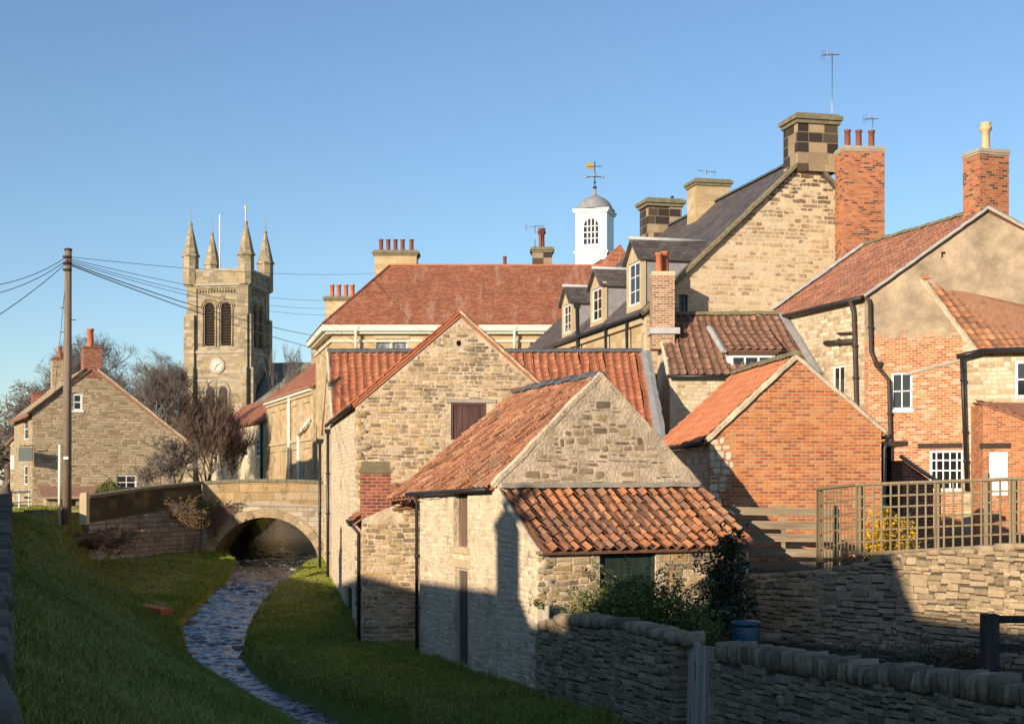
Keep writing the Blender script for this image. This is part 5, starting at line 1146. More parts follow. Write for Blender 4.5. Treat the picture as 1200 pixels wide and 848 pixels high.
for (yy, nm) in ((70.03, 'parapet'), (73.6, 'parapet')):
    p_ = MB(); c_ = MB(); s2 = MB()
    for x0, x1 in zip(xsx, xsx[1:]):
        p_.prism([(x0,yy,topz(x0)-1.03), (x1,yy,topz(x1)-1.03), (x1,yy,topz(x1)), (x0,yy,topz(x0))], [(x0,yy+.35,topz(x0)-1.03), (x1,yy+.35,topz(x1)-1.03), (x1,yy+.35,topz(x1)), (x0,yy+.35,topz(x0))])
        c_.prism([(x0+.01,yy-.07,topz(x0)+.002), (x1-.01,yy-.07,topz(x1)+.002), (x1-.01,yy-.05,topz(x1)+.15), (x0+.01,yy-.05,topz(x0)+.15)], [(x0+.01,yy+.42,topz(x0)+.002), (x1-.01,yy+.42,topz(x1)+.002), (x1-.01,yy+.40,topz(x1)+.15), (x0+.01,yy+.40,topz(x0)+.15)])
        s2.prism([(x0,yy-.10,topz(x0)-1.16), (x1,yy-.10,topz(x1)-1.16), (x1,yy-.10,topz(x1)-1.03), (x0,yy-.10,topz(x0)-1.03)], [(x0,yy+.45,topz(x0)-1.16), (x1,yy+.45,topz(x1)-1.16), (x1,yy+.45,topz(x1)-1.03), (x0,yy+.45,topz(x0)-1.03)])
    o = p_.build(nm, 'parapet_stone', root); c_.build('coping', 'mossy_stone', o); s2.build('string_course', 'grey_trim', o)
# revetment and parapet running forward from the bridge on the left
root = thing('revetment_wall', 'mossy retaining wall with dark parapet between the grass bank and the bridge', 'wall', (-15.5, 63, -4))
P0, P1, P2 = Vector((xl-.003, 70, 0)), Vector((-16.5, 66, 0)), Vector((X(104,62), 62, 0))
wv = MB(); pv = MB(); cv = MB()
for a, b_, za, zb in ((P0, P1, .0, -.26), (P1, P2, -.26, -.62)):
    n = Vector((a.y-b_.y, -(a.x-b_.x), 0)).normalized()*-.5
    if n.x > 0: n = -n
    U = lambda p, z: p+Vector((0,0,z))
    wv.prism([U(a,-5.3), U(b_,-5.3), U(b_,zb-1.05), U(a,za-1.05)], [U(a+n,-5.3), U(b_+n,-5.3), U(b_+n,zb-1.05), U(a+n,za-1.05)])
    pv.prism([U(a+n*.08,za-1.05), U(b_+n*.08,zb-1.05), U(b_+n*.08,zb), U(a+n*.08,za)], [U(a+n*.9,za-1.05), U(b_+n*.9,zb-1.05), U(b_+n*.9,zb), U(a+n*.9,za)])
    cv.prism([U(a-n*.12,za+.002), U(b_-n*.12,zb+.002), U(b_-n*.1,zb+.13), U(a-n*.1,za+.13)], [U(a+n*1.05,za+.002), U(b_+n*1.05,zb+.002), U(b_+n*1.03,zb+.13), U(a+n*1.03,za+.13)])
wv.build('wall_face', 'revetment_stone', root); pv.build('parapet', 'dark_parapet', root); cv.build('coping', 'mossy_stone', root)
# embankment walls beyond the bridge
for sd in (0, 1):
    w_ = MB()
    for a, b_ in ((74.2, 85), (85, 96), (96, 115)):
        xa, xb = (Lx(a)-.3, Lx(b_)-.3) if sd == 0 else (Rx(a)+.25, Rx(b_)+.25); e = -.5 if sd == 0 else .5
        w_.prism([(xa,a,-5), (xb,b_,-5), (xb,b_,-.9), (xa,a,-.9)], [(xa+e,a,-5), (xb+e,b_,-5), (xb+e,b_,-.9), (xa+e,a,-.9)])
    tag(w_.build('embankment_wall', 'bridge_stone' if sd else 'revetment_stone'), 'stone embankment wall seen through the bridge arch on the '+('right' if sd else 'left')+' of the stream', 'wall')

# ================================================================== WALLS, FENCES AND YARD THINGS
def nwp(D, zb, zt): return (NW(D), D, zb, zt)
drywall('garden_wall', [nwp(29.6, -4.5, -2.95), nwp(28.6, -4.5, -2.72), nwp(26.5, -4.5, -2.62), nwp(24.45, -4.5, -2.66)], 'mossy dry stone wall below the green bush, left of the wavy plank gate', 'wall', 'wall_stone', cope=True, copeh=.22, cw=(.16,.34))
drywall('boundary_wall', [nwp(23.35, -4.6, -2.80), nwp(20.5, -4.6, -2.72), nwp(17, -4.6, -2.56), nwp(11, -4.6, -2.4)], 'long dark dry stone wall with upright coping stones along the bottom right', 'wall', 'wall_stone', copeh=.30, cw=(.07,.15))
drywall('yard_wall', [(5.35,32.3,-3.8,-2.08), (6.6,30.5,-3.8,-1.85), (7.9,28.9,-3.8,-1.42), (9.3,26.9,-3.8,-1.18), (12.5,24.2,-3.8,-.95)], 'rough rubble wall behind the yard, sunlit at its right end below the trellis', 'wall', 'pale_wall_stone', hr=(.05,.14), wr=(.14,.46), copeh=.12, cw=(.22,.5), thick=.5)
def plankgate(name, label, D0_, D1_, zb, zt, n, un, lean=0):
    a = Vector((NW(D0_), D0_, 0)); b_ = Vector((NW(D1_), D1_, 0)); pl = Pl(a, b_-a); L = (b_-a).length; root = thing(name, label, 'gate', (a.x, a.y, zb))
    for i in range(n):
        m_ = MB(); u0 = L*i/n; w = L/n*random.uniform(.86,.99); zt2 = zt-random.uniform(0, un); r = random.random(); o = random.uniform(.0,.03); cv = random.uniform(-.03,.03)
        us = [(u0+cv*math.sin(k*1.1), zb+(zt2-zb)*k/6) for k in range(7)]
        for (ua, za), (ub, zb2) in zip(us, us[1:]):
            m_.prism([pl.p(ua,za,o), pl.p(ua+w,za,o), pl.p(ub+w,zb2,o), pl.p(ub,zb2,o)], [pl.p(ua,za,o-.03), pl.p(ua+w,za,o-.03), pl.p(ub+w,zb2,o-.03), pl.p(ub,zb2,o-.03)], r)
        m_.build('plank', 'grey_plank', root)
    m_ = MB()
    for z in (zb+.5, zt-.45): pbox(m_, pl, .05, L-.05, z, z+.1, -.09, -.035)
    m_.build('rail', 'grey_plank', root)
plankgate('plank_gate', 'tall weathered plank door against the corner of the lean-to', 30.02, 29.5, -4.45, -2.42, 4, .06)
plankgate('plank_gate', 'grey wavy plank gate set in the dry stone wall, lower right of the bush', 24.38, 23.42, -4.45, -2.58, 8, .10)
# horizontal board fence in front of the brick barn
root = thing('board_fence', 'weathered fence of spaced horizontal boards in front of the brick barn', 'fence', (6, 34.6, -2.8))
fa, fb_ = Vector((5.15, 34.6, 0)), Vector((7.72, 34.0, 0)); pf_ = Pl(fa, fb_-fa); L = (fb_-fa).length
for i in range(7):
    m_ = MB(); z = -.62-i*.325+random.uniform(-.01,.01); m_.bar(pf_.p(-.02, z, 0), pf_.p(L, z-random.uniform(0,.05), 0), .03, .19, random.random()); m_.build('board', 'fence_board', root)
for u in (.1, 1.3, L-.12): m_ = MB(); pbox(m_, pf_, u-.05, u+.05, -3.2, -.5, -.12, -.03); m_.build('post', 'fence_board', root)
# trellis
root = thing('trellis_fence', 'green stained trellis fence with square lattice standing on the yard wall', 'fence', (8, 29, -1.6))
def trellis(A, B, za0, za1, zb0, zb1, step, rows):
    """A,B plan points; top/bottom heights at each"""
    A, B = Vector((A[0],A[1],0)), Vector((B[0],B[1],0)); pl = Pl(A, B-A); L = (B-A).length; n = round(L/step)
    T_ = lambda u: za1+(zb1-za1)*u/L; B_ = lambda u: za0+(zb0-za0)*u/L
    m_ = MB()
    for i in range(n+1): u = L*i/n; m_.bar(pl.p(u, B_(u), random.uniform(-.003,.003)), pl.p(u+random.uniform(-.01,.01), T_(u), 0), .040, .014, random.random(), up=tuple(pl.n))
    for j in range(rows+1):
        f_ = j/rows; m_.bar(pl.p(0, B_(0)+(T_(0)-B_(0))*f_, -.02), pl.p(L, B_(L)+(T_(L)-B_(L))*f_, -.02), .014, .036, random.random())
    m_.build('lattice', 'trellis_wood', root)
    m_ = MB(); m_.bar(pl.p(0,T_(0)+.03,0), pl.p(L,T_(L)+.03,0), .06, .05); m_.bar(pl.p(0,B_(0)-.02,.0), pl.p(L,B_(L)-.02,.0), .05, .07); m_.build('rail', 'trellis_wood', root)
    return pl, L, T_, B_
PT = [(X(957,33.3),33.3), (X(1003,30.6),30.6), (11.2,27.6)]
pl_, L, T_, B_ = trellis(PT[0], PT[1], Zp(678,33.3), Zp(574,33.3), Zp(662,30.6), Zp(569,30.6), .24, 6)
pl2_, L2, T2, B2 = trellis(PT[1], PT[2], Zp(648,30.6), Zp(569,30.6), -1.05, .14, .19, 6)
for pl, u, T__ in ((pl_, 0, T_), (pl_, L-.03, T_), (pl2_, .06, T2), (pl2_, 1.75, T2), (pl2_, 2.75, T2), (pl2_, 3.3, T2)):
    m_ = MB(); pbox(m_, pl, u-.045, u+.045, -2.4, T__(u)+(.16 if u == 2.75 else .05), -.12, -.03, random.random()); m_.build('post', 'trellis_wood', root)
# blue barrel
root = thing('water_barrel', 'blue plastic barrel with a lid, between the dark shrub and the yard wall', 'barrel', W(874,746,28.3)+Vector((0,0,-.5)))
bc = W(874,746,28.3); bc.z = -3.45
m_ = MB(); m_.lathe(bc, [(.20,0), (.24,.05), (.27,.25), (.28,.45), (.26,.66), (.25,.70)], 24); m_.build('drum', 'blue_plastic', root)
m_ = MB(); m_.lathe(bc+Vector((0,0,.70)), [(.28,0), (.30,.01), (.30,.06), (.27,.09), (.10,.11), (0,.11)], 24); m_.build('lid', 'blue_plastic', root)
# gate post and rails at the right edge
root = thing('field_gate', 'dark timber post with rails at the right edge of the yard', 'gate', (X(1160,21.5),21.5,-3.3))
gp = Vector((X(1160,21.5), 21.5, 0)); m_ = MB(); m_.box(gp.x-.11, gp.x+.11, 21.4, 21.62, -3.6, Zp(719,21.5), .3); m_.build('post', 'black_board', root)
for z in (-2.0, -2.42, -2.85): m_ = MB(); m_.bar((gp.x+.11, 21.5, z), (gp.x+3.2, 20.9, z+.02), .05, .11, random.random()); m_.build('rail', 'black_board', root)
# loose stones in the yard
for i, (px, py, w) in enumerate(((905,742,.42), (935,748,.34), (958,738,.5), (990,752,.3), (1010,744,.4), (925,728,.36), (975,726,.32), (1035,757,.3), (1075,752,.26))):
    D = 3.32*F/(py-H+8); p_ = W(px, py, D); s_ = MB(); stone(s_, Vector((p_.x, D, -3.25+.05*(i % 3))), Vector((1,.2*(i % 3),0)).normalized(), Vector((0,1,0)), w, w*.42, w*.7, random.random(), jit=.16)
    tag(s_.build('fallen_stone', 'wall_stone'), 'fallen block of grey stone lying in the shaded yard below the yard wall', 'stone', 'fallen stones in the yard')

# path wall at the extreme left, railings, post and rail, pole
pts = [(Xwall(D), D, Ztop(D)-.25, z) for D, z in ((3,-.85), (14,-.66), (22,-.60), (30,-.56), (40,-.50), (50,-.42), (57,-.38))]
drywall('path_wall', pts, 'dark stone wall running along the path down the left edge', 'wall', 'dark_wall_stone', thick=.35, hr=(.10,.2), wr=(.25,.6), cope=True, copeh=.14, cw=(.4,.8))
root = thing('railing', 'white painted railing beside the road at the left edge', 'railing', W(15,600,62))
m_ = MB(); a, b_ = W(-30,579,57), W(34,576,66); m_.tube([a, b_], .05, 6); m_.tube([a+Vector((0,0,-.45)), b_+Vector((0,0,-.45))], .03, 6); m_.build('rail', 'white_paint', root)
for k in range(6): m_ = MB(); p_ = a.lerp(b_, k/5); m_.tube([p_, Vector((p_.x, p_.y, -1.25))], .045, 6); m_.build('post', 'white_paint', root)
root = thing('post_and_rail', 'short stone gate post with timber rails behind the telegraph pole', 'fence', W(99,607,54))
m_ = MB(); c = W(99,607,54); m_.box(c.x-.13, c.x+.13, 53.8, 54.2, -1.5, Zp(581,54)); m_.prism([(c.x-.13,53.8,Zp(581,54)), (c.x+.13,53.8,Zp(581,54)), (c.x+.13,54.2,Zp(581,54)), (c.x-.13,54.2,Zp(581,54))], [(c.x-.1,53.9,Zp(577,54)), (c.x+.1,53.9,Zp(577,54)), (c.x+.1,54.1,Zp(577,54)), (c.x-.1,54.1,Zp(577,54))]); m_.build('post', 'stone_trim', root)
for z in (-.50, -1.0): m_ = MB(); m_.bar((c.x-.2, 54, z), (c.x-2.3, 54.2, z), .06, .08); m_.build('rail', 'fence_board', root)
m_ = MB(); m_.bar((c.x+.1,54,-.55), (X(108,62)-.1,61.9,-.75), .06, .08); m_.build('rail', 'fence_board', root)
pb = Vector((X(78,50), 50, -1.4)); pt = Vector((X(80,50), 50, Zp(293,50)))
root = thing('telegraph_pole', 'tall weathered wooden telegraph pole at the head of the grass bank', 'pole', pb)
m_ = MB(); m_.tube([pb, pb.lerp(pt,.5), pt], [.165,.14,.115], 14); m_.build('pole', 'pole_wood', root)
m_ = MB(); m_.lathe(pt+Vector((0,0,-.02)), [(.14,0), (.14,.06), (0,.10)], 12); m_.build('pole_cap', 'dark_wood', root)
m_ = MB()
for k in range(14): z = pt.z-2.0-k*.42; s_ = 1 if k % 2 else -1; m_.tube([(pt.x, 50, z), (pt.x+s_*.26, 50, z+.02)], .016, 5)
m_.build('climbing_steps', 'rust_iron', root)
m_ = MB()
for k in range(3): m_.tube([(pt.x-.14, 49.86, pt.z-.25-k*.22), (pt.x+.16, 49.86, pt.z-.25-k*.22)], .045, 6)
m_.build('insulators', 'dark_wood', root)
m_ = MB(); m_.tube([(pb.x-.22, 49.9, -1.4), (pb.x-.20, 49.9, Zp(521,50))], .055, 8); m_.build('cable_guard', 'cream_paint', root)
m_ = MB(); m_.box(pb.x-.04, pb.x+.12, 49.78, 49.84, Zp(538,50), Zp(535,50)); m_.build('number_plate', 'white_paint', root)
def cable(q, lab, z0=0, sag=.3, r=.013):
    a = Vector((pt.x, 49.86, pt.z-.25-z0)); b_ = Vector(q); m_ = MB(); n = 14
    m_.tube([a.lerp(b_, i/n)-Vector((0,0,4*sag*(i/n)*(1-i/n))) for i in range(n+1)], r, 4, cap=False)
    tag(m_.build('cable', 'black_iron'), lab, 'cable', 'cables from the telegraph pole')
for q, lab, z0, sg in ((W(-60,338,36), 'upper thin cable running left from the telegraph pole to the edge of the sky', 0, .3), (W(-60,352,38), 'second thin cable running left, just below the upper one', .12, .3),
        (W(-90,420,34), 'steep thin cable dropping left across the sky to the edge', .2, .2), (W(60,500,84), 'cable dropping steeply from the pole to the gabled cottage', .3, .1),
        (W(441,320,99.8), 'topmost thin cable running right behind the church pinnacles', 0, .3), (W(386,352,101.1), 'second cable from the top running right past the church parapet', .05, .4),
        (W(386,361,101.1), 'third cable running right behind the belfry', .1, .5), (W(386,369,101.1), 'fourth cable running right across the belfry openings', .15, .5),
        (W(374,394,98.6), 'heavier lower cable sloping right to the side wall of the hall', .2, .3), (W(369,408,102.0), 'lowest heavy cable sloping right in front of the church tower', .25, .2)):
    cable(q, lab, z0, sg, .022 if 'eav' in lab else .013)
# pinkish slab in the bank
root = None; m_ = MB(); a, b_ = W(163,710,44.5), W(195,716,44.0); m_.bar(a, b_, .5, .16, .5); tag(m_.build('stone_slab', 'terracotta'), 'reddish slab sticking out of the grass bank beside the stream', 'slab')

# ================================================================== PLANTS
def limb_tree(name, label, cat, base, height, spread, trunk_r, levels=5, seed=1, twigmat='twig', group=None, up=.25, nb_=(3,4), stems=1, minr=.012, droop=0.0, shape=1.0, first=.28, dome=False):
    rg = random.Random(seed); root = thing(name, label, cat, base, group); trunk = MB(); tw = MB(); segs = [0]
    base = Vector(base)
    def grow(p, d, L, r, lv):
        if segs[0] > 40000: return
        n = 3; pts = [p.copy()]; rad = [r]; dd = d.copy()
        for i in range(n):
            dd = (dd+Vector((rg.uniform(-1,1), rg.uniform(-1,1), rg.uniform(-.6,.9)))*.17+Vector((0,0,up*.16-droop*.1*lv))).normalized()
            pts.append(pts[-1]+dd*L/n); rad.append(max(minr*.7, r*(1-.42*(i+1)/n)))
        segs[0] += 1
        (trunk if lv <= 1 else tw).tube(pts, rad, 7 if lv == 0 else (5 if lv == 1 else 3), cap=False)
        if lv >= levels: return
        k = rg.randint(*nb_)+(1 if lv >= levels-2 else 0)
        for i in range(k):
            t = rg.uniform(.35, 1.0) if i else 1.0; j = min(n-1, int(t*n)); q = pts[j].lerp(pts[j+1], t*n-j) if t < 1 else pts[-1]
            ax = Vector((rg.uniform(-1,1), rg.uniform(-1,1), rg.uniform(-.35,.8))).normalized()
            nd = (dd*(1.0 if i == 0 else .55)+ax*(.35 if i == 0 else .95)*shape); nd.z += up*.3; nd.normalize()
            grow(q, nd, L*rg.uniform(.60,.84), max(minr, r*(.62 if i == 0 else rg.uniform(.38,.55))), lv+1)
    L0 = height*first
    for s in range(stems):
        d = Vector((rg.uniform(-.35,.35)*(stems > 1), rg.uniform(-.35,.35)*(stems > 1), 1)).normalized()
        grow(base+Vector((rg.uniform(-.3,.3)*(stems > 1), 0, 0)), d, L0, trunk_r*(1 if stems == 1 else .7), 0)
    # fit to the wanted size
    allv = tw.v+trunk.v; zs_ = sorted(v[2] for v in allv); zt = zs_[int(len(zs_)*.998)]; rs_ = sorted(math.hypot(v[0]-base.x, v[1]-base.y) for v in allv); rt = rs_[int(len(rs_)*.98)]
    fz = height/(zt-base.z); fr_ = spread/rt
    for mb in (trunk, tw): mb.v = [(base.x+(v[0]-base.x)*fr_, base.y+(v[1]-base.y)*fr_, base.z+(v[2]-base.z)*fz) for v in mb.v]
    if dome:
        for mb in (trunk, tw):
            nv = []
            for v in mb.v:
                q = Vector(((v[0]-base.x)/spread, (v[1]-base.y)/spread, (v[2]-base.z-height*.5)/(height*.5))); l = q.length
                if l > .82 and q.z > -.5: q *= (.82+(l-.82)*.35)/l
                nv.append((base.x+q.x*spread, base.y+q.y*spread, base.z+height*.5+q.z*height*.5))
            mb.v = nv
    trunk.build('trunk', 'bark', root); tw.build('crown', twigmat, root)
    return root
g_ = 'bare trees behind the gabled cottage'
limb_tree('bare_tree', 'large bare tree with a broad twiggy crown right behind the cottage chimney', 'tree', (X(112,122),122,-1.5), 15.6, 6.8, .36, 7, 3, group=g_, minr=.010, nb_=(3,4), dome=True)
limb_tree('bare_tree', 'spreading bare tree filling the sky between the cottage and the church', 'tree', (X(172,117),117,-1.5), 13.0, 5.6, .30, 7, 8, group=g_, minr=.010, nb_=(3,4), dome=True)
limb_tree('bare_tree', 'paler drooping bare tree to the left of the telegraph pole', 'tree', (X(68,126),126,-1.5), 10.6, 4.6, .28, 7, 21, group=g_, minr=.020, nb_=(3,4), droop=.4)
g_ = 'reddish bare thicket trees in front of the church'
limb_tree('thicket_tree', 'reddish brown bare thicket tree nearest the cottage verge', 'tree', (X(210,119),119,-1.6), 9.8, 2.6, .14, 5, 31, 'red_twig', g_, stems=3, minr=.014, shape=.75, up=.6, nb_=(3,4))
limb_tree('thicket_tree', 'tall reddish bare thicket tree directly below the church clock', 'tree', (X(240,117),117,-1.6), 9.6, 3.2, .14, 5, 32, 'red_twig', g_, stems=4, minr=.014, shape=.75, up=.6, nb_=(3,4))
limb_tree('thicket_tree', 'lower reddish bare thicket tree beside the white cottage', 'tree', (X(266,120),120,-1.6), 8.2, 2.4, .14, 5, 33, 'red_twig', g_, stems=3, minr=.018, shape=.75, up=.6, nb_=(3,4))
limb_tree('small_tree', 'small gnarled bare tree with pale twigs against the cottage wall above the revetment', 'tree', (X(200,76),76,-1.4), 4.0, 2.3, .12, 6, 41, 'twig', minr=.011, shape=1.1, nb_=(3,4), first=.25)
limb_tree('bare_tree', 'dark bare tree showing over the roofs right of the church', 'tree', (X(350,160),160,-1.5), 16.5, 3.2, .3, 6, 45, 'twig', minr=.03)
limb_tree('bare_tree', 'faint bare tree at the far left edge of the view', 'tree', (X(4,135),135,-1.5), 9.0, 5, .3, 6, 46, 'twig', minr=.03)

def leafclump(mb, c, rx, ry, rz, n, size, seed, shell=.5, flat=.0, lo=-1.0):
    rg = random.Random(seed); c = Vector(c)
    for i in range(n):
        while True:
            v = Vector((rg.uniform(-1,1), rg.uniform(-1,1), rg.uniform(lo,1)))
            l = v.length
            if l < 1 and rg.random() < shell+(1-shell)*l*l: break
        q = c+Vector((v.x*rx, v.y*ry, v.z*rz)); w = 1+.55*mnoise.noise(q*1.9+Vector((seed,0,0))); q = c+(q-c)*w
        a = Vector((rg.gauss(0,1), rg.gauss(0,1), rg.gauss(0,.7))).normalized(); b_ = a.orthogonal().normalized(); b_ = (b_*math.cos(i)+a.cross(b_)*math.sin(i)); s = size*rg.uniform(.55,1.3); m2 = a.cross(b_)*s*.12
        mb.face([q-a*s, q-b_*s*.42+m2, q+a*s, q+b_*s*.42+m2], rg.random())
def bush(name, label, cat, base, clumps, mat, size=.05, seed=1, stems=20, stem_mat='twig', group=None, sprays=0):
    root = thing(name, label, cat, base, group); m_ = MB(); st = MB(); rg = random.Random(seed); base = Vector(base)
    for i, (dx, dy, dz, rx, ry, rz, n) in enumerate(clumps): leafclump(m_, base+Vector((dx,dy,dz)), rx, ry, rz, n, size, seed*10+i)
    for i in range(stems):
        dx, dy, dz, rx, ry, rz, n = rg.choice(clumps); t = base+Vector((dx+rg.uniform(-1,1)*rx, dy+rg.uniform(-1,1)*ry, dz+rg.uniform(.1,1.1)*rz)); s_ = base+Vector((dx*.6+rg.uniform(-.2,.2), dy*.6, 0))
        mid = s_.lerp(t,.5)+Vector((rg.uniform(-.1,.1), rg.uniform(-.1,.1), .12)); st.tube([s_, mid, t], [.012,.009,.004], 4, cap=False)
    for i in range(sprays):                         # shoots arching beyond the mass with leaves along them
        dx, dy, dz, rx, ry, rz, n = rg.choice(clumps); an = rg.uniform(0, 6.28); p0 = base+Vector((dx, dy, dz+rz*.3)); d = Vector((math.cos(an)*rx, math.sin(an)*ry, rg.uniform(.3,1.1)*rz)); p1 = p0+d*rg.uniform(1.1,1.55); p2 = p0+d*.6+Vector((0,0,.15))
        pts = [p0.lerp(p2,t/4).lerp(p2.lerp(p1,t/4), t/4) for t in range(5)]; st.tube(pts, [.008,.007,.005,.004,.003], 3, cap=False)
        for k in range(16):
            t = rg.uniform(.5,1); q = p0.lerp(p2,t).lerp(p2.lerp(p1,t), t)+Vector((rg.uniform(-.05,.05), rg.uniform(-.05,.05), rg.uniform(-.05,.05))); a = Vector((rg.gauss(0,1), rg.gauss(0,1), rg.gauss(0,1))).normalized(); b_ = a.orthogonal(); s = size*rg.uniform(.6,1.2); m_.face([q-a*s, q-b_*s*.4, q+a*s, q+b_*s*.4], rg.random())
    st.build('stems', stem_mat, root); m_.build('foliage', mat, root); return root
bush('green_bush', 'sprawling light green leafy bush on the dry stone wall in front of the green door', 'bush', (2.5, 28.8, -3.56),
     [(-.75,0,.95,.75,.5,.55,3000), (-.1,.1,1.15,.75,.5,.6,3400), (.6,.0,.95,.7,.5,.5,2600), (1.1,-.2,.6,.7,.5,.4,1900), (-1.1,-.3,.6,.4,.4,.3,800)], 'leaf_green', .045, 5, 60, sprays=60)
bush('dark_shrub', 'tall dark evergreen shrub at the right end of the lean-to wall', 'shrub', (4.45, 30.0, -3.4),
     [(0,0,1.7,.42,.35,.55,1500), (.1,0,.9,.5,.4,.6,1800), (-.25,.1,1.2,.4,.35,.5,1100), (-.7,-.3,.45,.7,.5,.38,1700), (.05,0,2.15,.25,.2,.22,350)], 'leaf_dark', .05, 6, 40, sprays=30)
bush('yellow_bush', 'bright yellow flowering bush behind the trellis', 'bush', (X(1043,32.2),32.2,-2.0), [(0,0,.85,.60,.4,.62,2600), (-.25,0,.5,.5,.4,.4,1300), (.3,0,.45,.35,.3,.4,800)], 'flower_yellow', .04, 7, 40)
bush('bramble_patch', 'low dark brambles growing in the shaded yard by the gate post', 'bramble', (X(1095,24.5),24.5,-3.2), [(0,0,.2,1.0,.6,.28,1500), (-.8,.2,.15,.6,.5,.22,700), (.8,.1,.12,.5,.5,.2,500)], 'bramble_leaf', .04, 9, 90, 'red_twig', sprays=40)
bush('bramble_patch', 'brambles hanging below the trellis at the corner of the yard wall', 'bramble', (X(1030,31),31.2,-1.9), [(0,0,.2,.9,.3,.3,900), (1.0,-.6,.15,.6,.3,.22,450)], 'bramble_leaf', .04, 10, 50, 'red_twig', sprays=20)
bush('dry_shrub', 'dry russet shrub growing out of the revetment wall beside the bridge', 'shrub', (X(212,66.0),66.2,-1.75), [(0,0,.35,.7,.5,.55,900), (.6,0,.1,.5,.4,.4,400)], 'dry_leaf', .05, 11, 260, 'red_twig', sprays=40)
bush('dry_shrub', 'russet creeper clinging to the bridge where the arch begins', 'shrub', (X(243,69.6),69.6,-1.9), [(0,0,.35,.5,.25,.5,500), (.3,.1,-.35,.35,.2,.5,350), (.9,.2,.75,.6,.12,.15,200)], 'dry_leaf', .05, 12, 120, 'red_twig', sprays=20)
bush('ivy_clump', 'green ivy trailing on the revetment wall between the two russet shrubs', 'ivy', (X(236,69),69.3,-1.6), [(0,0,.3,.25,.2,.5,500), (.3,0,.5,.3,.2,.2,200)], 'leaf_green', .06, 13, 10)
bush('garden_shrub', 'round green shrub left of the low cottage window', 'shrub', (X(127,82),82,-1.4), [(0,0,.9,.75,.6,.75,1500)], 'leaf_green', .08, 14, 10)
bush('garden_shrub', 'flat green shrub right of the low cottage window', 'shrub', (X(170,80),80,-1.4), [(0,0,.7,1.0,.6,.6,1500)], 'leaf_green', .08, 15, 10)
bush('corner_weed', 'yellow green weed growing at the top of the plank door', 'weed', (.56, 29.75, -2.5), [(0,-.1,.05,.12,.1,.12,60)], 'leaf_green', .05, 16, 6)
bush('scrub', 'dead brown scrub on the eroded scarp below the telegraph pole', 'scrub', (-16.6, 58.5, -2.6), [(0,-1.5,.2,.8,1.6,.4,500), (.5,1,.1,.7,1.2,.4,500)], 'dry_leaf', .06, 17, 300, 'red_twig', sprays=50)
# far wood on the skyline at the left
fw = MB(); rg = random.Random(3)
for i in range(70):
    c = Vector((rg.uniform(-175,-100), rg.uniform(250,290), rg.uniform(4,9))); leafclump(fw, c, 6, 5, 6, 260, .55, 100+i)
tag(fw.build('far_wood', 'twig'), 'hazy brown winter wood on the skyline at the left edge', 'wood', kind='stuff')

# grass blades over both banks, as one uncountable carpet
def grass():
    N = 420000; D = 9+(72-9)*rng.random(N)**1.35; Lm = np.interp(D, RD, RX); xw = np.array([Xwall(d) for d in D])+.25
    xr = np.where(D < 32, NW(D)-.22, -.32-.44*(D-32)-.05); xr = np.where((D > 36.6) & (D < 39.45), -1.9, xr); xr = np.where(D >= 39.45, X(424,39.5)-.15*(D-39.5)-.04, xr)
    lo = np.maximum(xw, -.36*D-.5); hi = np.minimum(xr, .36*D)
    x = lo+(hi-lo)*rng.random(N); ok = hi > lo; D, x, hi = D[ok], x[ok], hi[ok]
    vs = []; fs = []; rn = []; k = 0
    hn = rng.random((len(D), 6))
    for i in range(len(D)):
        d, xx = float(D[i]), float(x[i]); z, e = ground(xx, d)
        if (e > .5 and hn[i,5] > .12) or Lx(d)-.02 < xx < Rx(d)+.02: continue
        tuft = mnoise.noise(Vector((xx*1.3, d*1.3, 5))); tall = 1+1.6*max(0, tuft)+(1.0 if mnoise.noise(Vector((xx*.35, d*.35, 9))) > .25 and xx < Lx(d) else 0)*.5
        h = (.035+.05*hn[i,0])*tall; w = (.0045+.00030*d)*(.7+.6*hn[i,1]); an = hn[i,2]*6.283; la = hn[i,3]*6.283; ln = h*(.25+.9*hn[i,4])
        h *= (1.9 if hi[i]-xx < .35 and hn[i,0] > .4 else 1)*(1.6 if 0 < xx-Rx(d) < .3 or 0 < Lx(d)-xx < .3 else 1)
        cx, sx = math.cos(an)*w, math.sin(an)*w; lx, ly = math.cos(la)*ln, math.sin(la)*ln
        z -= .01; vs += [(xx-cx, d-sx, z), (xx+cx, d+sx, z), (xx+lx, d+ly, z+h)]; fs.append((k, k+1, k+2)); k += 3
        dry = .5+.75*mnoise.noise(Vector((xx*.42+3, d*.30, 2))); rn.append(min(1, max(0, .55*hn[i,5]+.42*dry+(.12 if dry > .7 else 0)+(.10 if xx < Lx(d)-1.5 else -.06))))
    me = bpy.data.meshes.new('grass'); me.from_pydata(vs, [], fs); at = me.attributes.new('rnd', 'FLOAT', 'FACE'); at.data.foreach_set('value', rn); me.materials.append(MATS['grass_blade'])
    o = bpy.data.objects.new('grass', me); COL.objects.link(o); tag(o, 'short winter grass covering both banks of the stream', 'grass', kind='stuff')
grass()

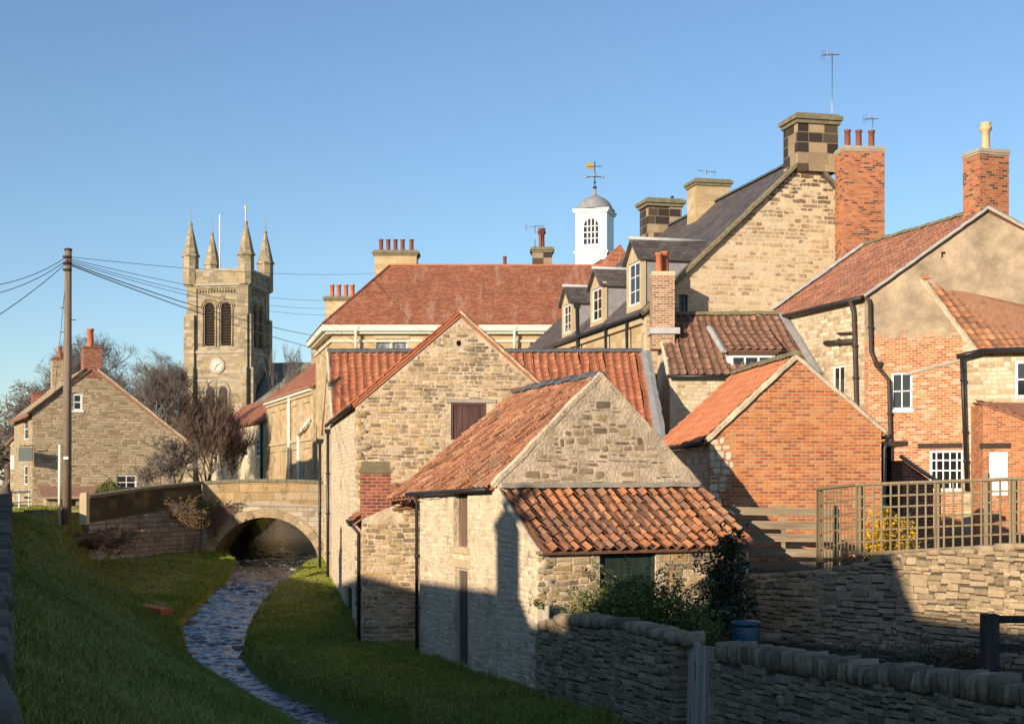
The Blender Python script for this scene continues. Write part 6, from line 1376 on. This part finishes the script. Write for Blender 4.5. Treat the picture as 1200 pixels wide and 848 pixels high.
# ================================================================== THE TERRACE OF HOUSES BEHIND THE PHOTOGRAPHER (casts the evening shade)
def off_house(i, c, L, dep, ze, zr, label, ch=None):
    d = Vector((-.5, 1, 0)).normalized(); fr = Fr(c[0], c[1], d.x, d.y); root = thing('terrace_house', label, 'house', (c[0], c[1], -1.6), 'terrace behind the camera')
    w_ = MB(); poly = [(-dep/2,-3), (dep/2,-3), (dep/2,ze), (0,zr-.12), (-dep/2,ze)]
    w_.prism([fr.p(a,0,z) for a, z in poly], [fr.p(a,L,z) for a, z in poly]); w_.build('wall', 'house_stone', root)
    t_ = MB(); slab(t_, fr.p(-dep/2-.3,-.1,ze-.15), fr.p(-dep/2-.3,L+.1,ze-.15), fr.p(0,L+.1,zr), fr.p(0,-.1,zr)); slab(t_, fr.p(dep/2+.3,-.1,ze-.15), fr.p(dep/2+.3,L+.1,ze-.15), fr.p(0,L+.1,zr), fr.p(0,-.1,zr)); t_.build('roof', 'plain_tiles', root)
    if ch: chimney(root, fr, -.4, .4, ch[0], ch[0]+ch[1], zr-1, ch[2], 'red_brick', pots=[(0, ch[0]+ch[1]/2)])
def ridge_pt(D): return (-13.8-.5*(D-5.1), D)
off_house(0, ridge_pt(6.1), 3.9, 8, 1.4, 4.35, 'low stone terrace house behind the camera, nearer end', None)
off_house(4, ridge_pt(9.6), 7.8, 8, 1.6, 4.95, 'middle stone terrace house behind the camera with its chimney', (.05,.85,6.6))
off_house(1, ridge_pt(16.6), 20.0, 8, 1.5, 4.85, 'long stone terrace house behind the camera, far end', (11,1.0,6.0))
off_house(3, ridge_pt(2.5), 4.0, 5, 4.6, 7.8, 'narrow tall stone house behind the camera', None)
off_house(2, ridge_pt(-14), 18.3, 9, 2.8, 6.5, 'taller stone house behind the camera', (4,1.2,8.0))

# ================================================================== LIGHT, SKY, CAMERA
w = bpy.data.worlds.new('World'); SC.world = w; w.use_nodes = True; nt = w.node_tree; bg = nt.nodes['Background']
sky = nt.nodes.new('ShaderNodeTexSky'); sky.sky_type = 'NISHITA'; sky.sun_disc = False
sky.sun_elevation = R(SUN_E); sky.sun_rotation = R(180+SUN_A); sky.air_density = 1.0; sky.dust_density = .18; sky.ozone_density = 3.4; sky.altitude = 200
nt.links.new(sky.outputs[0], bg.inputs['Color']); bg.inputs['Strength'].default_value = SKYS
sl = bpy.data.lights.new('sun', 'SUN'); sl.energy = SUNS; sl.angle = R(.5); sl.color = (1.0, .83, .62)
so = bpy.data.objects.new('sun', sl); COL.objects.link(so)
sd = Vector((-math.sin(R(SUN_A))*math.cos(R(SUN_E)), -math.cos(R(SUN_A))*math.cos(R(SUN_E)), math.sin(R(SUN_E))))
so.rotation_euler = sd.to_track_quat('Z', 'Y').to_euler(); so.location = sd*60
cam = bpy.data.cameras.new('camera'); co = bpy.data.objects.new('camera', cam); COL.objects.link(co)
cam.sensor_width = 36; cam.lens = 36*F/1200; cam.shift_y = (H-424)/1200; cam.clip_end = 6000; cam.clip_start = .1
co.rotation_euler = (R(90), 0, 0); co.location = (0, 0, 0); SC.camera = co
SC.view_settings.view_transform = 'Standard'; SC.view_settings.look = 'None'; SC.view_settings.exposure = EXPO; SC.view_settings.gamma = 1
# lift everything so that the water lies near zero
for o in list(SC.objects):
    if o.parent is None: o.location.z += 5.5
SC.cycles.max_bounces = 6
